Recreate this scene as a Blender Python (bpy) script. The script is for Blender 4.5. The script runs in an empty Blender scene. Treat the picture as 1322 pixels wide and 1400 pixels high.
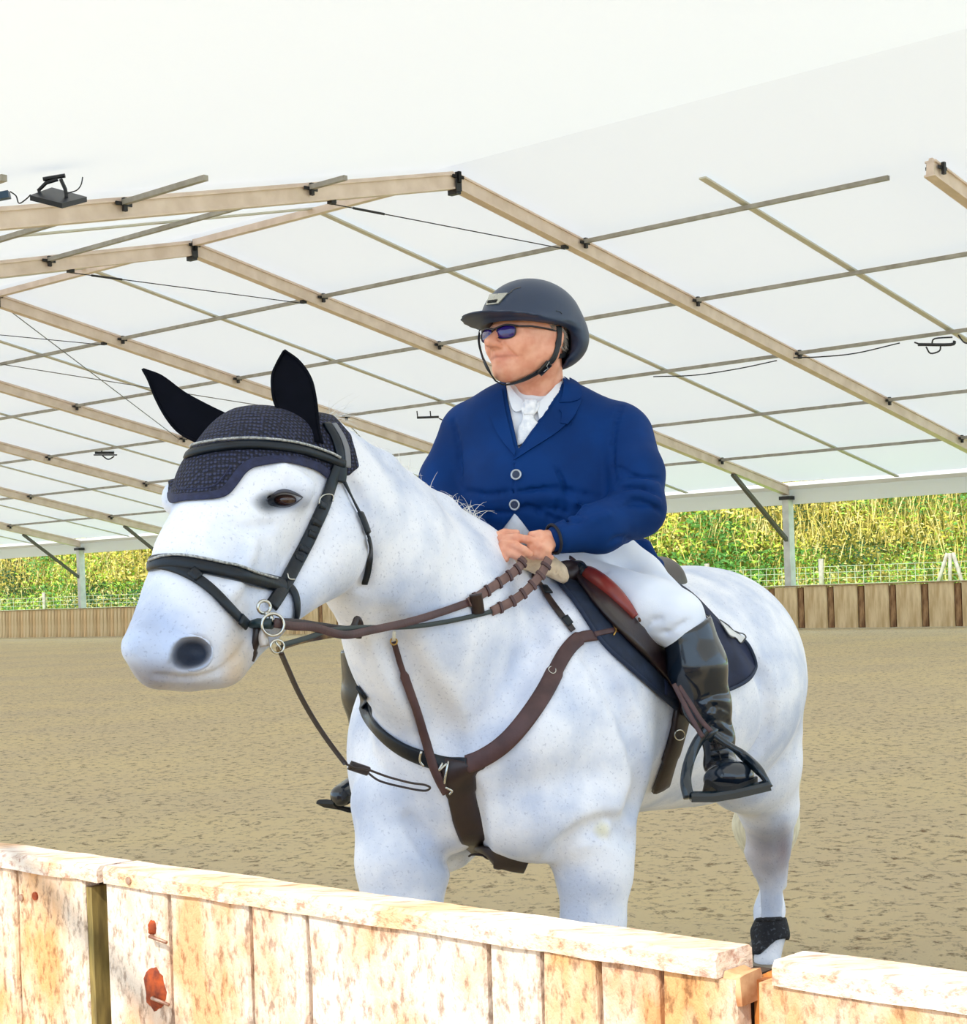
import bpy, bmesh, math, random
import numpy as np
from mathutils import Vector, Matrix
from mathutils.bvhtree import BVHTree
random.seed(7); rng = np.random.default_rng(7)
PI = math.pi
SCN = bpy.context.scene
COL = SCN.collection

# ------------------------------------------------------------------ camera
F, CX, CY, PIT, ROL, CZ, YAW = 2318.1, 661.0, 823.07, -.0107, .0377, 1.55, .7381
_cp, _sp, _cr, _sr = math.cos(PIT), math.sin(PIT), math.cos(ROL), math.sin(ROL)
CM = np.array([[1,0,0],[0,_cp,-_sp],[0,_sp,_cp]]) @ np.array([[_cr,0,_sr],[0,1,0],[-_sr,0,_cr]])
cam_d = bpy.data.cameras.new('camera'); cam = bpy.data.objects.new('camera', cam_d); COL.objects.link(cam)
SCN.camera = cam
right, fwd, up = CM[:,0], CM[:,1], CM[:,2]
cam.matrix_world = Matrix(((right[0],up[0],-fwd[0],0),(right[1],up[1],-fwd[1],0),(right[2],up[2],-fwd[2],CZ),(0,0,0,1)))
cam_d.sensor_fit = 'HORIZONTAL'; cam_d.sensor_width = 36; cam_d.lens = F/1322*36
cam_d.shift_x = 0; cam_d.shift_y = (CY-700)/1322; cam_d.clip_end = 500

# ------------------------------------------------------------------ world, sun, exposure
w = bpy.data.worlds.new('sky'); SCN.world = w; w.use_nodes = True
wn = w.node_tree; wb = wn.nodes['Background']
wb.inputs[0].default_value = (.60,.79,1.0,1); wb.inputs[1].default_value = 2.1
sun_d = bpy.data.lights.new('sun','SUN'); sun_d.energy = 4.6; sun_d.angle = math.radians(.6); sun_d.color = (1,.94,.84)
sun = bpy.data.objects.new('sun', sun_d); COL.objects.link(sun)
sun.rotation_euler = Vector((.30,.62,-.72)).to_track_quat('-Z','Y').to_euler()
vs = SCN.view_settings; vs.view_transform = 'Standard'; vs.look = 'None'; vs.gamma = 1; vs.exposure = 0.12
vs.use_curve_mapping = False

# ------------------------------------------------------------------ coordinates read off the fitted camera
def at(x, y, d):
    v = CM @ np.array([(x-CX)/F*d, d, -(y-CY)/F*d]); return v + np.array([0,0,CZ])
def ray(x, y):
    v = CM @ np.array([(x-CX)/F, 1., -(y-CY)/F]); return v
SC = 1.55/1.1384
U0, WD, WL, RH, RE, SP = -13.7163*SC, 29.938*SC, 15.1014*SC, 4.7761*SC+CZ, 1.6514*SC+CZ, 5*SC
TJ = [0,.1565,.3199,.4936,.6726,.8389,1]
def tent(u, w_, z):
    c, s = math.cos(YAW), math.sin(YAW); return np.array([c*u+s*w_, -s*u+c*w_, z])
UD = tent(1,0,0); WDr = tent(0,1,0)
def roofz(w_): return RH + (RE-RH)*abs(w_-(WD-WL))/WL
def frame_u(k): return U0 - SP*(k-1)

# ------------------------------------------------------------------ materials
def lin(c): return tuple(((v/255+.055)/1.055)**2.4 if v > 10 else v/255/12.92 for v in c)
MATS = {}
def mat(name, c, rough=.6, c2=None, scale=8, detail=4, bump=0, bscale=None, metal=0, spec=.5, stretch=None, coat=0, ramp=(.35,.65), attr=None, sheen=0, sss=0):
    if name in MATS: return MATS[name]
    m = bpy.data.materials.new(name); m.use_nodes = True; n = m.node_tree; N, L = n.nodes, n.links
    b = N['Principled BSDF']; b.inputs['Roughness'].default_value = rough; b.inputs['Metallic'].default_value = metal
    b.inputs['Specular IOR Level'].default_value = spec; b.inputs['Coat Weight'].default_value = coat
    b.inputs['Sheen Weight'].default_value = sheen
    if sss: b.inputs['Subsurface Weight'].default_value = sss; b.inputs['Subsurface Scale'].default_value = .02
    col = lin(c)+(1,); b.inputs['Base Color'].default_value = col
    tc = N.new('ShaderNodeTexCoord'); mp = N.new('ShaderNodeMapping'); L.new(tc.outputs['Object'], mp.inputs[0])
    if stretch: mp.inputs['Scale'].default_value = stretch
    src = None
    if c2 is not None:
        no = N.new('ShaderNodeTexNoise'); no.inputs['Scale'].default_value = scale; no.inputs['Detail'].default_value = detail
        L.new(mp.outputs[0], no.inputs[0])
        r = N.new('ShaderNodeValToRGB'); r.color_ramp.elements[0].position = ramp[0]; r.color_ramp.elements[1].position = ramp[1]
        r.color_ramp.elements[0].color = col; r.color_ramp.elements[1].color = lin(c2)+(1,)
        L.new(no.outputs['Fac'], r.inputs[0]); src = r.outputs[0]
    if attr:
        a = N.new('ShaderNodeAttribute'); a.attribute_name = attr
        mx = N.new('ShaderNodeMix'); mx.data_type = 'RGBA'; mx.blend_type = 'MULTIPLY'; mx.inputs['Factor'].default_value = 1
        if src: L.new(src, mx.inputs['A'])
        else: mx.inputs['A'].default_value = col
        L.new(a.outputs['Color'], mx.inputs['B']); src = mx.outputs['Result']
    if src: L.new(src, b.inputs['Base Color'])
    if bump:
        nb = N.new('ShaderNodeTexNoise'); nb.inputs['Scale'].default_value = bscale or scale*3; nb.inputs['Detail'].default_value = 6
        L.new(mp.outputs[0], nb.inputs[0])
        bp = N.new('ShaderNodeBump'); bp.inputs['Strength'].default_value = 1; bp.inputs['Distance'].default_value = bump
        L.new(nb.outputs['Fac'], bp.inputs['Height']); L.new(bp.outputs[0], b.inputs['Normal'])
    MATS[name] = m; return m

# ------------------------------------------------------------------ object helpers
def link(name, me, m=None, parent=None, smooth=False):
    o = bpy.data.objects.new(name, me); COL.objects.link(o)
    if m is not None and not me.materials: me.materials.append(m)
    if parent is not None: o.parent = parent
    if smooth: me.polygons.foreach_set('use_smooth', [True]*len(me.polygons))
    return o
def pydata(name, V, Fc, m=None, parent=None, smooth=False):
    me = bpy.data.meshes.new(name); me.from_pydata([tuple(map(float,v)) for v in V], [], [tuple(map(int,f)) for f in Fc]); me.update()
    return link(name, me, m, parent, smooth)
def bmobj(name, bm, m=None, parent=None, smooth=False, recalc=True):
    if recalc: bmesh.ops.recalc_face_normals(bm, faces=bm.faces)
    me = bpy.data.meshes.new(name); bm.to_mesh(me); bm.free(); return link(name, me, m, parent, smooth)
def thing(name, label, cat, loc=(0,0,0), group=None, kind=None):
    o = bpy.data.objects.new(name, None); COL.objects.link(o); o.empty_display_size = .1
    o.location = tuple(map(float, loc)); tag(o, label, cat, group, kind); bpy.context.view_layer.update(); return o
def tag(o, label=None, cat=None, group=None, kind=None):
    if label: o['label'] = label
    if cat: o['category'] = cat
    if group: o['group'] = group
    if kind: o['kind'] = kind
    return o
def rel(o):   # parent was placed first: keep world coordinates of the mesh
    if o.parent is not None:
        p = o.parent; off = Vector((0,0,0))
        while p is not None: off += Vector(p.location); p = p.parent
        o.location = -off
    return o
def part(name, bm, m, parent, smooth=False, label=None):
    o = bmobj(name, bm, m, parent, smooth); rel(o)
    if label: o['label'] = label
    return o
def bar(bm, a, b, wd, ht, upv=(0,0,1), bevel=0):
    """box beam from a to b; wd sideways, ht along upv, centred"""
    a, b = Vector(a), Vector(b); d = (b-a); L = d.length; d.normalize()
    u = Vector(upv); s = d.cross(u).normalized(); u = s.cross(d).normalized()
    vs_ = []
    for p in (a, b):
        for i, j in ((-1,-1),(1,-1),(1,1),(-1,1)): vs_.append(bm.verts.new(p + s*(i*wd/2) + u*(j*ht/2)))
    fs = [(0,1,2,3),(7,6,5,4),(0,4,5,1),(1,5,6,2),(2,6,7,3),(3,7,4,0)]
    out = [bm.faces.new([vs_[i] for i in f]) for f in fs]
    return vs_
def tube(bm, pts, r, n=8, closed=False, flat=None):
    """round (or flattened: flat=(list of normals, thickness ratio)) tube along pts; r may be a list"""
    pts = [Vector(p) for p in pts]; N_ = len(pts); rings = []
    prev = None
    for i, p in enumerate(pts):
        if closed: d = pts[(i+1)%N_]-pts[i-1]
        else: d = pts[min(i+1,N_-1)]-pts[max(i-1,0)]
        d.normalize()
        if prev is None:
            a = Vector((0,0,1)) if abs(d.z) < .9 else Vector((1,0,0)); u = (a - d*a.dot(d)).normalized()
        else:
            u = (prev - d*prev.dot(d)).normalized()
        prev = u; v = d.cross(u)
        rr = r[i] if isinstance(r, (list,tuple,np.ndarray)) else r
        rings.append([bm.verts.new(p + (u*math.cos(2*PI*k/n)+v*math.sin(2*PI*k/n))*rr) for k in range(n)])
    for i in range(N_-1 + (1 if closed else 0)):
        A, B = rings[i], rings[(i+1)%N_]
        for k in range(n): bm.faces.new([A[k], A[(k+1)%n], B[(k+1)%n], B[k]])
    if not closed:
        bm.faces.new(rings[0][::-1]); bm.faces.new(rings[-1])
def ribbon(bm, pts, nrm, width, thick, closed=False, round_=.0):
    """strap: cross-section is a slightly domed slab, width across, thickness along the normals"""
    N_ = len(pts); P = [Vector(p) for p in pts]; rings = []
    for i, p in enumerate(P):
        if closed: d = P[(i+1)%N_]-P[i-1]
        else: d = P[min(i+1,N_-1)]-P[max(i-1,0)]
        d.normalize(); n = Vector(nrm[i]); n = (n - d*n.dot(d)).normalized(); s = d.cross(n)
        wd = width[i] if isinstance(width,(list,tuple,np.ndarray)) else width
        th = thick[i] if isinstance(thick,(list,tuple,np.ndarray)) else thick
        prof = [(-.5,-.2),(-.5,.5),(-.38,.85),(0,1.),(.38,.85),(.5,.5),(.5,-.2)]
        rings.append([bm.verts.new(p + s*(a*wd) + n*(b*th)) for a, b in prof])
    k_ = len(rings[0])
    for i in range(N_-1 + (1 if closed else 0)):
        A, B = rings[i], rings[(i+1)%N_]
        for k in range(k_): bm.faces.new([A[k], A[(k+1)%k_], B[(k+1)%k_], B[k]])
    if not closed:
        bm.faces.new(rings[0][::-1]); bm.faces.new(rings[-1])
def spline(pts, n=8):
    """Catmull-Rom through pts"""
    P = [np.array(p, float) for p in pts]; out = []
    P = [2*P[0]-P[1]] + P + [2*P[-1]-P[-2]]
    for i in range(1, len(P)-2):
        for j in range(n):
            t = j/n; a, b, c, d = P[i-1], P[i], P[i+1], P[i+2]
            out.append(.5*((2*b)+(-a+c)*t+(2*a-5*b+4*c-d)*t*t+(-a+3*b-3*c+d)*t**3))
    out.append(P[-2]); return out

# ------------------------------------------------------------------ implicit modelling: smooth unions on a grid, then surface nets
class Field:
    def __init__(s, xs, ys, zs):
        s.xs, s.ys, s.zs = [np.asarray(a, np.float32) for a in (xs, ys, zs)]
        s.v = np.full((len(xs), len(ys), len(zs)), .3, np.float32)
    def box(s, lo, hi):
        r = []
        for a, l, h in zip((s.xs, s.ys, s.zs), lo, hi):
            i0 = max(0, int(np.searchsorted(a, l))-1); i1 = min(len(a), int(np.searchsorted(a, h))+1)
            if i1 <= i0: return None
            r.append(slice(i0, i1))
        X = s.xs[r[0]][:,None,None]; Y = s.ys[r[1]][None,:,None]; Z = s.zs[r[2]][None,None,:]
        return tuple(r), X, Y, Z
    def apply(s, bx, d, k, op):
        sl = bx[0]; a = s.v[sl]
        if op == 'add': h = np.maximum(k-np.abs(a-d), 0)/max(k,1e-6); s.v[sl] = np.minimum(a, d) - h*h*k*.25
        elif op == 'sub': d = -d; h = np.maximum(k-np.abs(a-d), 0)/max(k,1e-6); s.v[sl] = np.maximum(a, d) + h*h*k*.25
        elif op == 'and': pass
    def cap(s, p, q, r1, r2, k=.03, op='add', flat=None):
        """tapered capsule; flat=(unit dir, factor): squash by factor along dir"""
        p, q = np.array(p, float), np.array(q, float); pad = max(r1, r2)*1.05 + k*1.3 + .02
        bx = s.box(np.minimum(p,q)-pad, np.maximum(p,q)+pad)
        if bx is None: return
        X, Y, Z = [a.astype(np.float32) for a in bx[1:]]
        c = p
        x, y, z = X-p[0], Y-p[1], Z-p[2]; v = q-p
        if flat is not None:
            n = np.array(flat[0], float); n /= np.linalg.norm(n); g = 1/flat[1]-1
            dn = (x*n[0]+y*n[1]+z*n[2])*g; x = x+dn*n[0]; y = y+dn*n[1]; z = z+dn*n[2]
            v = v + n*(v@n)*g
        L2 = max(v@v, 1e-9)
        t = np.clip((x*v[0]+y*v[1]+z*v[2])/L2, 0, 1)
        d = np.sqrt((x-t*v[0])**2+(y-t*v[1])**2+(z-t*v[2])**2) - (r1+(r2-r1)*t)
        if flat is not None: d = d*min(1, flat[1]+.25)
        s.apply(bx, d.astype(np.float32), k, op)
    def ell(s, c, r, ax=None, k=.03, op='add'):
        c = np.array(c, float); R = np.array(ax, float) if ax is not None else np.eye(3)
        R = R/np.linalg.norm(R, axis=1)[:,None]
        ext = np.sqrt(((R*np.array(r)[:,None])**2).sum(0)); pad = k*1.3+.02
        bx = s.box(c-ext-pad, c+ext+pad)
        if bx is None: return
        X, Y, Z = bx[1]-c[0], bx[2]-c[1], bx[3]-c[2]
        l1 = l2 = 0
        for i in range(3):
            a = X*R[i,0]+Y*R[i,1]+Z*R[i,2]; l1 = l1 + (a/r[i])**2; l2 = l2 + (a/r[i]**2)**2
        l1 = np.sqrt(l1); d = l1*(l1-1)/np.sqrt(l2+1e-12)
        s.apply(bx, np.maximum(d,-min(r)).astype(np.float32), k, op)
    def plane(s, p, n, k=.01, lo=None, hi=None):
        """keep the side where (x-p).n < 0"""
        n = np.array(n, float); n /= np.linalg.norm(n)
        bx = s.box(lo if lo is not None else (-99,)*3, hi if hi is not None else (99,)*3)
        d = (bx[1]-p[0])*n[0]+(bx[2]-p[1])*n[1]+(bx[3]-p[2])*n[2]
        s.apply(bx, (-d).astype(np.float32), k, 'sub')
    def mesh(s, name, m, parent=None, colour=None):
        v = s.v; ins = v < 0
        cx = ins[:-1,:-1,:-1].astype(np.int8)
        cnt = np.zeros(cx.shape, np.int8)
        for i in (0,1):
            for j in (0,1):
                for k in (0,1): cnt += ins[i:i+cx.shape[0], j:j+cx.shape[1], k:k+cx.shape[2]]
        act = (cnt > 0) & (cnt < 8); idx = np.argwhere(act); ids = np.full(cx.shape, -1, np.int32); ids[act] = np.arange(len(idx))
        P = np.zeros((len(idx),3)); W = np.zeros(len(idx)); A = (s.xs, s.ys, s.zs)
        G = [a[idx[:,i]] for i, a in enumerate(A)]; H = [a[idx[:,i]+1]-a[idx[:,i]] for i, a in enumerate(A)]
        cv = {}
        for c in [(i,j,k) for i in (0,1) for j in (0,1) for k in (0,1)]: cv[c] = v[idx[:,0]+c[0], idx[:,1]+c[1], idx[:,2]+c[2]]
        for a in range(3):
            for c in cv:
                if c[a] == 0:
                    e = list(c); e[a] = 1; e = tuple(e); v0, v1 = cv[c], cv[e]
                    cr = (v0 < 0) != (v1 < 0); t = np.where(cr, v0/np.where(cr, v0-v1, 1), 0)
                    pt = [np.full(len(idx), float(c[i])) for i in range(3)]; pt[a] = t
                    for i in range(3): P[:,i] += np.where(cr, pt[i], 0)
                    W += cr
        P /= W[:,None]
        for i in range(3): P[:,i] = G[i] + P[:,i]*H[i]
        quads = []
        for a in range(3):
            b, c = (a+1)%3, (a+2)%3
            s0 = [slice(None)]*3; s1 = [slice(None)]*3; s0[a] = slice(0,-1); s1[a] = slice(1,None)
            for q in (b,c): s0[q] = slice(1,-1); s1[q] = slice(1,-1)
            i0, i1 = ins[tuple(s0)], ins[tuple(s1)]; e = np.argwhere(i0 != i1)
            if not len(e): continue
            fl = i0[e[:,0],e[:,1],e[:,2]]
            e = e.copy(); e[:,b] += 1; e[:,c] += 1
            def gid(db, dc):
                f = e.copy(); f[:,b] -= db; f[:,c] -= dc; return ids[f[:,0],f[:,1],f[:,2]]
            q = np.stack([gid(1,1), gid(0,1), gid(0,0), gid(1,0)], 1); q[~fl] = q[~fl][:,::-1]
            quads.append(q)
        Q = np.concatenate(quads)
        # light smoothing
        for it in range(2):
            acc = np.zeros_like(P); n = np.zeros(len(P))
            for i in range(4):
                a_, b_ = Q[:,i], Q[:,(i+1)%4]
                np.add.at(acc, a_, P[b_]); np.add.at(n, a_, 1)
            P = P*.5 + .5*acc/np.maximum(n,1)[:,None]
        me = bpy.data.meshes.new(name); me.vertices.add(len(P)); me.vertices.foreach_set('co', P.astype(np.float32).ravel())
        me.loops.add(Q.size); me.loops.foreach_set('vertex_index', Q.astype(np.int32).ravel())
        me.polygons.add(len(Q)); me.polygons.foreach_set('loop_start', np.arange(0, Q.size, 4, dtype=np.int32))
        me.update(calc_edges=True); me.polygons.foreach_set('use_smooth', [True]*len(Q))
        if colour is not None:
            at_ = me.color_attributes.new('tint', 'FLOAT_COLOR', 'POINT'); C4 = np.ones((len(P),4), np.float32); C4[:,:3] = colour(P)
            at_.data.foreach_set('color', C4.ravel())
        o = link(name, me, m, parent)
        o['_np'] = 0; del o['_np']
        o.parent = parent; rel(o)
        return o, P, Q
def axis(lo, hi, *segs):
    """grid coordinates: segs = (upto, step)"""
    out = [lo]
    for e, st in segs:
        while out[-1] < e-1e-9: out.append(out[-1]+st)
    return np.array(out)
def bvh_of(P, Q): return BVHTree.FromPolygons([tuple(p) for p in P.tolist()], Q.tolist())
CAM = Vector((0,0,CZ))
def hit(bv, x, y, off=.004):
    """first point of a surface seen through photo pixel (x, y), lifted off it"""
    d = Vector(ray(x, y)).normalized(); h = bv.ray_cast(CAM, d)
    if h[0] is None: return None, None
    n = h[1]
    if n.dot(d) > 0: n = -n
    return h[0] + n*off, n
def strap_path(bv, px, n=6, off=.003, smooth=3):
    pp = spline(px, n); out, nn = [], []
    for q in pp:
        p, nr = hit(bv, q[0], q[1], off)
        if p is None:
            # just past the outline: nearest surface point
            h = bv.find_nearest(Vector(at(q[0], q[1], out_depth(out, q)))); p = h[0] + h[1]*off; nr = h[1]
        out.append(p); nn.append(nr)
    for it in range(smooth):
        o2 = [out[0]]+[(out[i-1]+out[i]*2+out[i+1])/4 for i in range(1,len(out)-1)]+[out[-1]]
        n2 = [nn[0]]+[(nn[i-1]+nn[i]*2+nn[i+1]).normalized() for i in range(1,len(nn)-1)]+[nn[-1]]
        out, nn = o2, n2
    return out, nn
def out_depth(out, q):
    if out:
        v = np.linalg.inv(CM) @ (np.array(out[-1])-np.array([0,0,CZ])); return v[1]
    return 5.
# ================================================================== SETTING
# ---- roof membrane and valance
M_alu = mat('aluminium_beige', (230,212,198), .45, (214,194,178), 3, 4, metal=.15, bump=.001, bscale=30)
M_alu2 = mat('purlin_grey', (168,164,156), .5, (144,140,130), 5)
M_seam = mat('seam_grey', (206,204,192), .7)
M_dark = mat('dark_metal', (32,32,36), .5)
M_wire = mat('wire_steel', (120,120,118), .4, metal=.6)
mm = bpy.data.materials.new('membrane'); mm.use_nodes = True
N, L = mm.node_tree.nodes, mm.node_tree.links
N.remove(N['Principled BSDF']); d1 = N.new('ShaderNodeBsdfDiffuse'); d2 = N.new('ShaderNodeBsdfTranslucent'); mx = N.new('ShaderNodeMixShader')
d1.inputs[0].default_value = (.9,.9,.87,1); d2.inputs[0].default_value = (.97,.955,.90,1); mx.inputs[0].default_value = .212
tc = N.new('ShaderNodeTexCoord'); no = N.new('ShaderNodeTexNoise'); no.inputs['Scale'].default_value = .25; no.inputs['Detail'].default_value = 2
rp = N.new('ShaderNodeValToRGB'); rp.color_ramp.elements[0].color = (.92,.92,.96,1); rp.color_ramp.elements[1].color = (.95,.95,.985,1)
L.new(tc.outputs['Object'], no.inputs[0]); L.new(no.outputs['Fac'], rp.inputs[0]); L.new(rp.outputs[0], d2.inputs[0])
L.new(d1.outputs[0], mx.inputs[1]); L.new(d2.outputs[0], mx.inputs[2]); L.new(mx.outputs[0], N['Material Output'].inputs[0])
WA = WD-WL          # apex line
UL, UR = frame_u(10), frame_u(-3)
ceiling = thing('ceiling', 'white tent roof membrane on beige aluminium rafters over the riding arena', None, kind='structure')
bm = bmesh.new()
us = np.linspace(UL, UR, 53); ws = [WA-WL, WA-WL*.75, WA-WL*.5, WA-WL*.25, WA, WA+WL*.25, WA+WL*.5, WA+WL*.75, WA+WL]
gv = [[bm.verts.new(tent(u, w_, roofz(w_)+.28 - .05*math.sin((u-U0)/SP*PI)**2*(0 if abs(w_-WA)<.1 else 1))) for w_ in ws] for u in us]
for i in range(len(us)-1):
    for j in range(len(ws)-1): bm.faces.new([gv[i][j], gv[i+1][j], gv[i+1][j+1], gv[i][j+1]])
part('membrane', bm, mm, ceiling, smooth=False)
bm = bmesh.new()     # valance along the far eave
z0 = RE+.26
for i in range(len(us)-1):
    a, b = tent(us[i], WD+.12, z0), tent(us[i+1], WD+.12, z0)
    bar(bm, a-np.array([0,0,.31]), b-np.array([0,0,.31]), .01, .62)
part('valance', bm, mm, ceiling)
bm = bmesh.new(); bar(bm, tent(UL, WD, RE+.10), tent(UR, WD, RE+.10), .10, .10); part('eave_beam', bm, mat('eave_pale',(206,202,192),.5), ceiling)

# ---- rafters, purlins, seams.
def edge_of_view(p, q):
    """the photograph shows nothing above row 244: model a member only as far as it is seen"""
    a, b = 0., 1.
    def yy(t):
        v = np.linalg.inv(CM) @ (p+(q-p)*t-np.array([0,0,CZ])); return CY-F*v[2]/v[1]
    if yy(1.) > 243: return q
    for _ in range(30):
        m = (a+b)/2
        if yy(m) > 243: a = m
        else: b = m
    return p+(q-p)*a
def rafter(u, wa, wb, nm='rafter'):
    bm = bmesh.new(); a, b = tent(u, wa, roofz(wa)+.02), tent(u, wb, roofz(wb)+.02)
    bar(bm, a, b, .12, .20); nu = np.cross(b-a, UD); nu /= np.linalg.norm(nu); nu *= np.sign(nu[2])
    for sgn in (-1, 1): bar(bm, a+nu*sgn*.11, b+nu*sgn*.11, .18, .03)
    bar(bm, a+nu*.14, b+nu*.14, .06, .04)
    r = part(nm, bm, M_alu, ceiling)
    return r
def rafter_fittings(r, u, wa, wb):
    bm = bmesh.new()
    for j in range(0, 6):
        for sgn in (-1, 1):
            w_ = WA+sgn*TJ[j]*WL
            if min(wa,wb)-.1 <= w_ <= max(wa,wb)+.1:
                for q in (-.1, .1): bar(bm, tent(u+q, w_-.13, roofz(w_)+.08), tent(u+q, w_+.13, roofz(w_)+.08), .02, .05)
                bar(bm, tent(u-.12, w_, roofz(w_)-.02), tent(u-.12, w_, roofz(w_)+.16), .06, .05, upv=UD)
                bar(bm, tent(u+.12, w_, roofz(w_)-.02), tent(u+.12, w_, roofz(w_)+.16), .06, .05, upv=UD)
    if bm.verts: part('purlin_bracket', bm, M_dark, r)
    else: bm.free()
for k in range(1, 10):
    u = frame_u(k)
    r = rafter(u, WA, WA+WL); rafter_fittings(r, u, WA, WA+WL)
    bm = bmesh.new(); bar(bm, tent(u, WA-.05, RH-.15), tent(u, WA+.05, RH-.15), .2, .09); bar(bm, tent(u+.10, WA, RH-.15), tent(u+.10, WA, RH+.15), .13, .02, upv=UD)
    part('ridge_joint', bm, M_dark, r)
    wn_ = WA-WL*(1.0 if k > 1 else .9)
    r = rafter(u, wn_, WA); rafter_fittings(r, u, wn_, WA)
    # cross cable tying the two slopes near the ridge
    wa_, wb_ = WA-WL*.132, WA+WL*.135
    if k < 6:
        bm = bmesh.new(); a = tent(u, wa_, roofz(wa_)-.16); b = tent(u, wb_, roofz(wb_)-.16)
        tube(bm, [a, b], .009, 6); tube(bm, [a+(b-a)*.08, a+(b-a)*.2], .02, 6)
        bar(bm, a, a+np.array([0,0,.2]), .1, .1, upv=UD); bar(bm, b, b+np.array([0,0,.2]), .1, .1, upv=UD)
        part('tie_cable', bm, M_dark, ceiling)
pe = edge_of_view(tent(frame_u(0), WA+WL, roofz(WA+WL)-.12), tent(frame_u(0), WA, roofz(WA)-.12)); we = float(pe@WDr)
r = rafter(frame_u(0), we, WA+WL); rafter_fittings(r, frame_u(0), we, WA+WL)
# rafter splice plate about half way down (bolted joint)
for k in range(1, 6):
    w_ = WA+WL*.50; bm = bmesh.new()
    for q in (-.075,.075): bar(bm, tent(frame_u(k)+q, w_-.28, roofz(w_-.28)-.0), tent(frame_u(k)+q, w_+.28, roofz(w_+.28)-.0), .015, .18)
    part('splice_plate', bm, M_alu, ceiling)
for k in range(1, 9):
    ua, ub = frame_u(k), frame_u(k+1)
    for j in range(0, 6):
        for sgn in ((1,) if j == 0 else (1,-1)):
            w_ = WA+sgn*TJ[j]*WL; z = roofz(w_)+.1 + (.02 if j == 0 else 0)
            if sgn < 0 and j > 3: continue
            bm = bmesh.new(); h = .07 if j else .12
            bar(bm, tent(ua-.1, w_, z), tent(ub+.1, w_, z), h, h)
            part('ridge_beam' if j == 0 else 'purlin', bm, M_alu if j == 0 else M_alu2, ceiling)
# bay nearest the camera, as far as the photograph shows it
for j, f0, f1 in ((-1,0,.16),(-2,0,.36),(-3,0,.9),(1,0,.97),(2,0,1.15),(3,0,1.2),(4,0,1.2),(5,0,1.2)):
    w_ = WA+(1 if j >= 0 else -1)*TJ[abs(j)]*WL; z = roofz(w_)+.1; bm = bmesh.new()
    bar(bm, tent(frame_u(1), w_, z), edge_of_view(tent(frame_u(1), w_, z), tent(frame_u(1)+SP*max(f1,1.0), w_, z)), .07, .07); part('purlin', bm, M_alu2, ceiling)
# membrane seams half way between the frames
for k in range(0, 8):
    u = frame_u(k)-SP/2
    for wa, wb in (((WA+WL*.0, WA+WL) if k else (WA+WL*.045, WA+WL)),) + (((WA-WL*.6, WA),) if k else ()):
        bm = bmesh.new(); bar(bm, edge_of_view(tent(u, wb, roofz(wb)+.185), tent(u, wa, roofz(wa)+.185)) if k == 0 else tent(u, wa, roofz(wa)+.185), tent(u, wb, roofz(wb)+.185), .13, .03)
        part('membrane_seam', bm, M_seam, ceiling)
# diagonal bracing wires in a far bay
for (k1, j1, k2, j2) in ((3,0,4,3),(4,0,3,3),(3,3,4,6),(6,0,7,3),(7,0,6,3)):
    bm = bmesh.new(); w1, w2 = WA+TJ[j1]*WL, WA+TJ[j2]*WL
    tube(bm, [tent(frame_u(k1), w1, roofz(w1)+.03), tent(frame_u(k2), w2, roofz(w2)+.03)], .012, 5); part('bracing_wire', bm, M_wire, ceiling)

# ---- eave posts with knee braces
M_post = mat('post_white', (226,226,222), .5, (205,206,203), 4)
KB = 1.14   # kickboard height
for k in list(range(1, 9)):
    u = frame_u(k)
    t = thing('eave_post', {1:'pale metal eave post outside the frame on the right', 2:'pale metal eave post with knee brace to the right of the rider', 7:'pale metal eave post at far left of the arena'}.get(k) or {3:'eave post of the far side hidden behind the rider jacket',4:'eave post of the far side hidden behind the neck of the horse',5:'eave post of the far side hidden behind the horse bonnet',6:'eave post of the far side hidden behind the horse face',8:'eave post of the far side beyond the left edge of the frame'}[k], 'post', tent(u, WD, 0), 'posts along the far eave')
    if k not in (2,7): pass
    bm = bmesh.new(); bar(bm, tent(u, WD, 0), tent(u, WD, RE-.1), .26, .20, upv=UD); part('shaft', bm, M_post, t)
    bm = bmesh.new(); w_ = WD-WL*.13
    bar(bm, tent(u, w_, roofz(w_)-.12), tent(u, WD-.1, RE-1.35), .10, .10, upv=UD); part('knee_brace', bm, mat('brace_dark', (92,90,86), .5), t)
    bm = bmesh.new(); bar(bm, tent(u-.16, WD-.02, RE-.18), tent(u+.16, WD-.02, RE-.18), .34, .1); part('head_plate', bm, M_dark, t)

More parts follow.
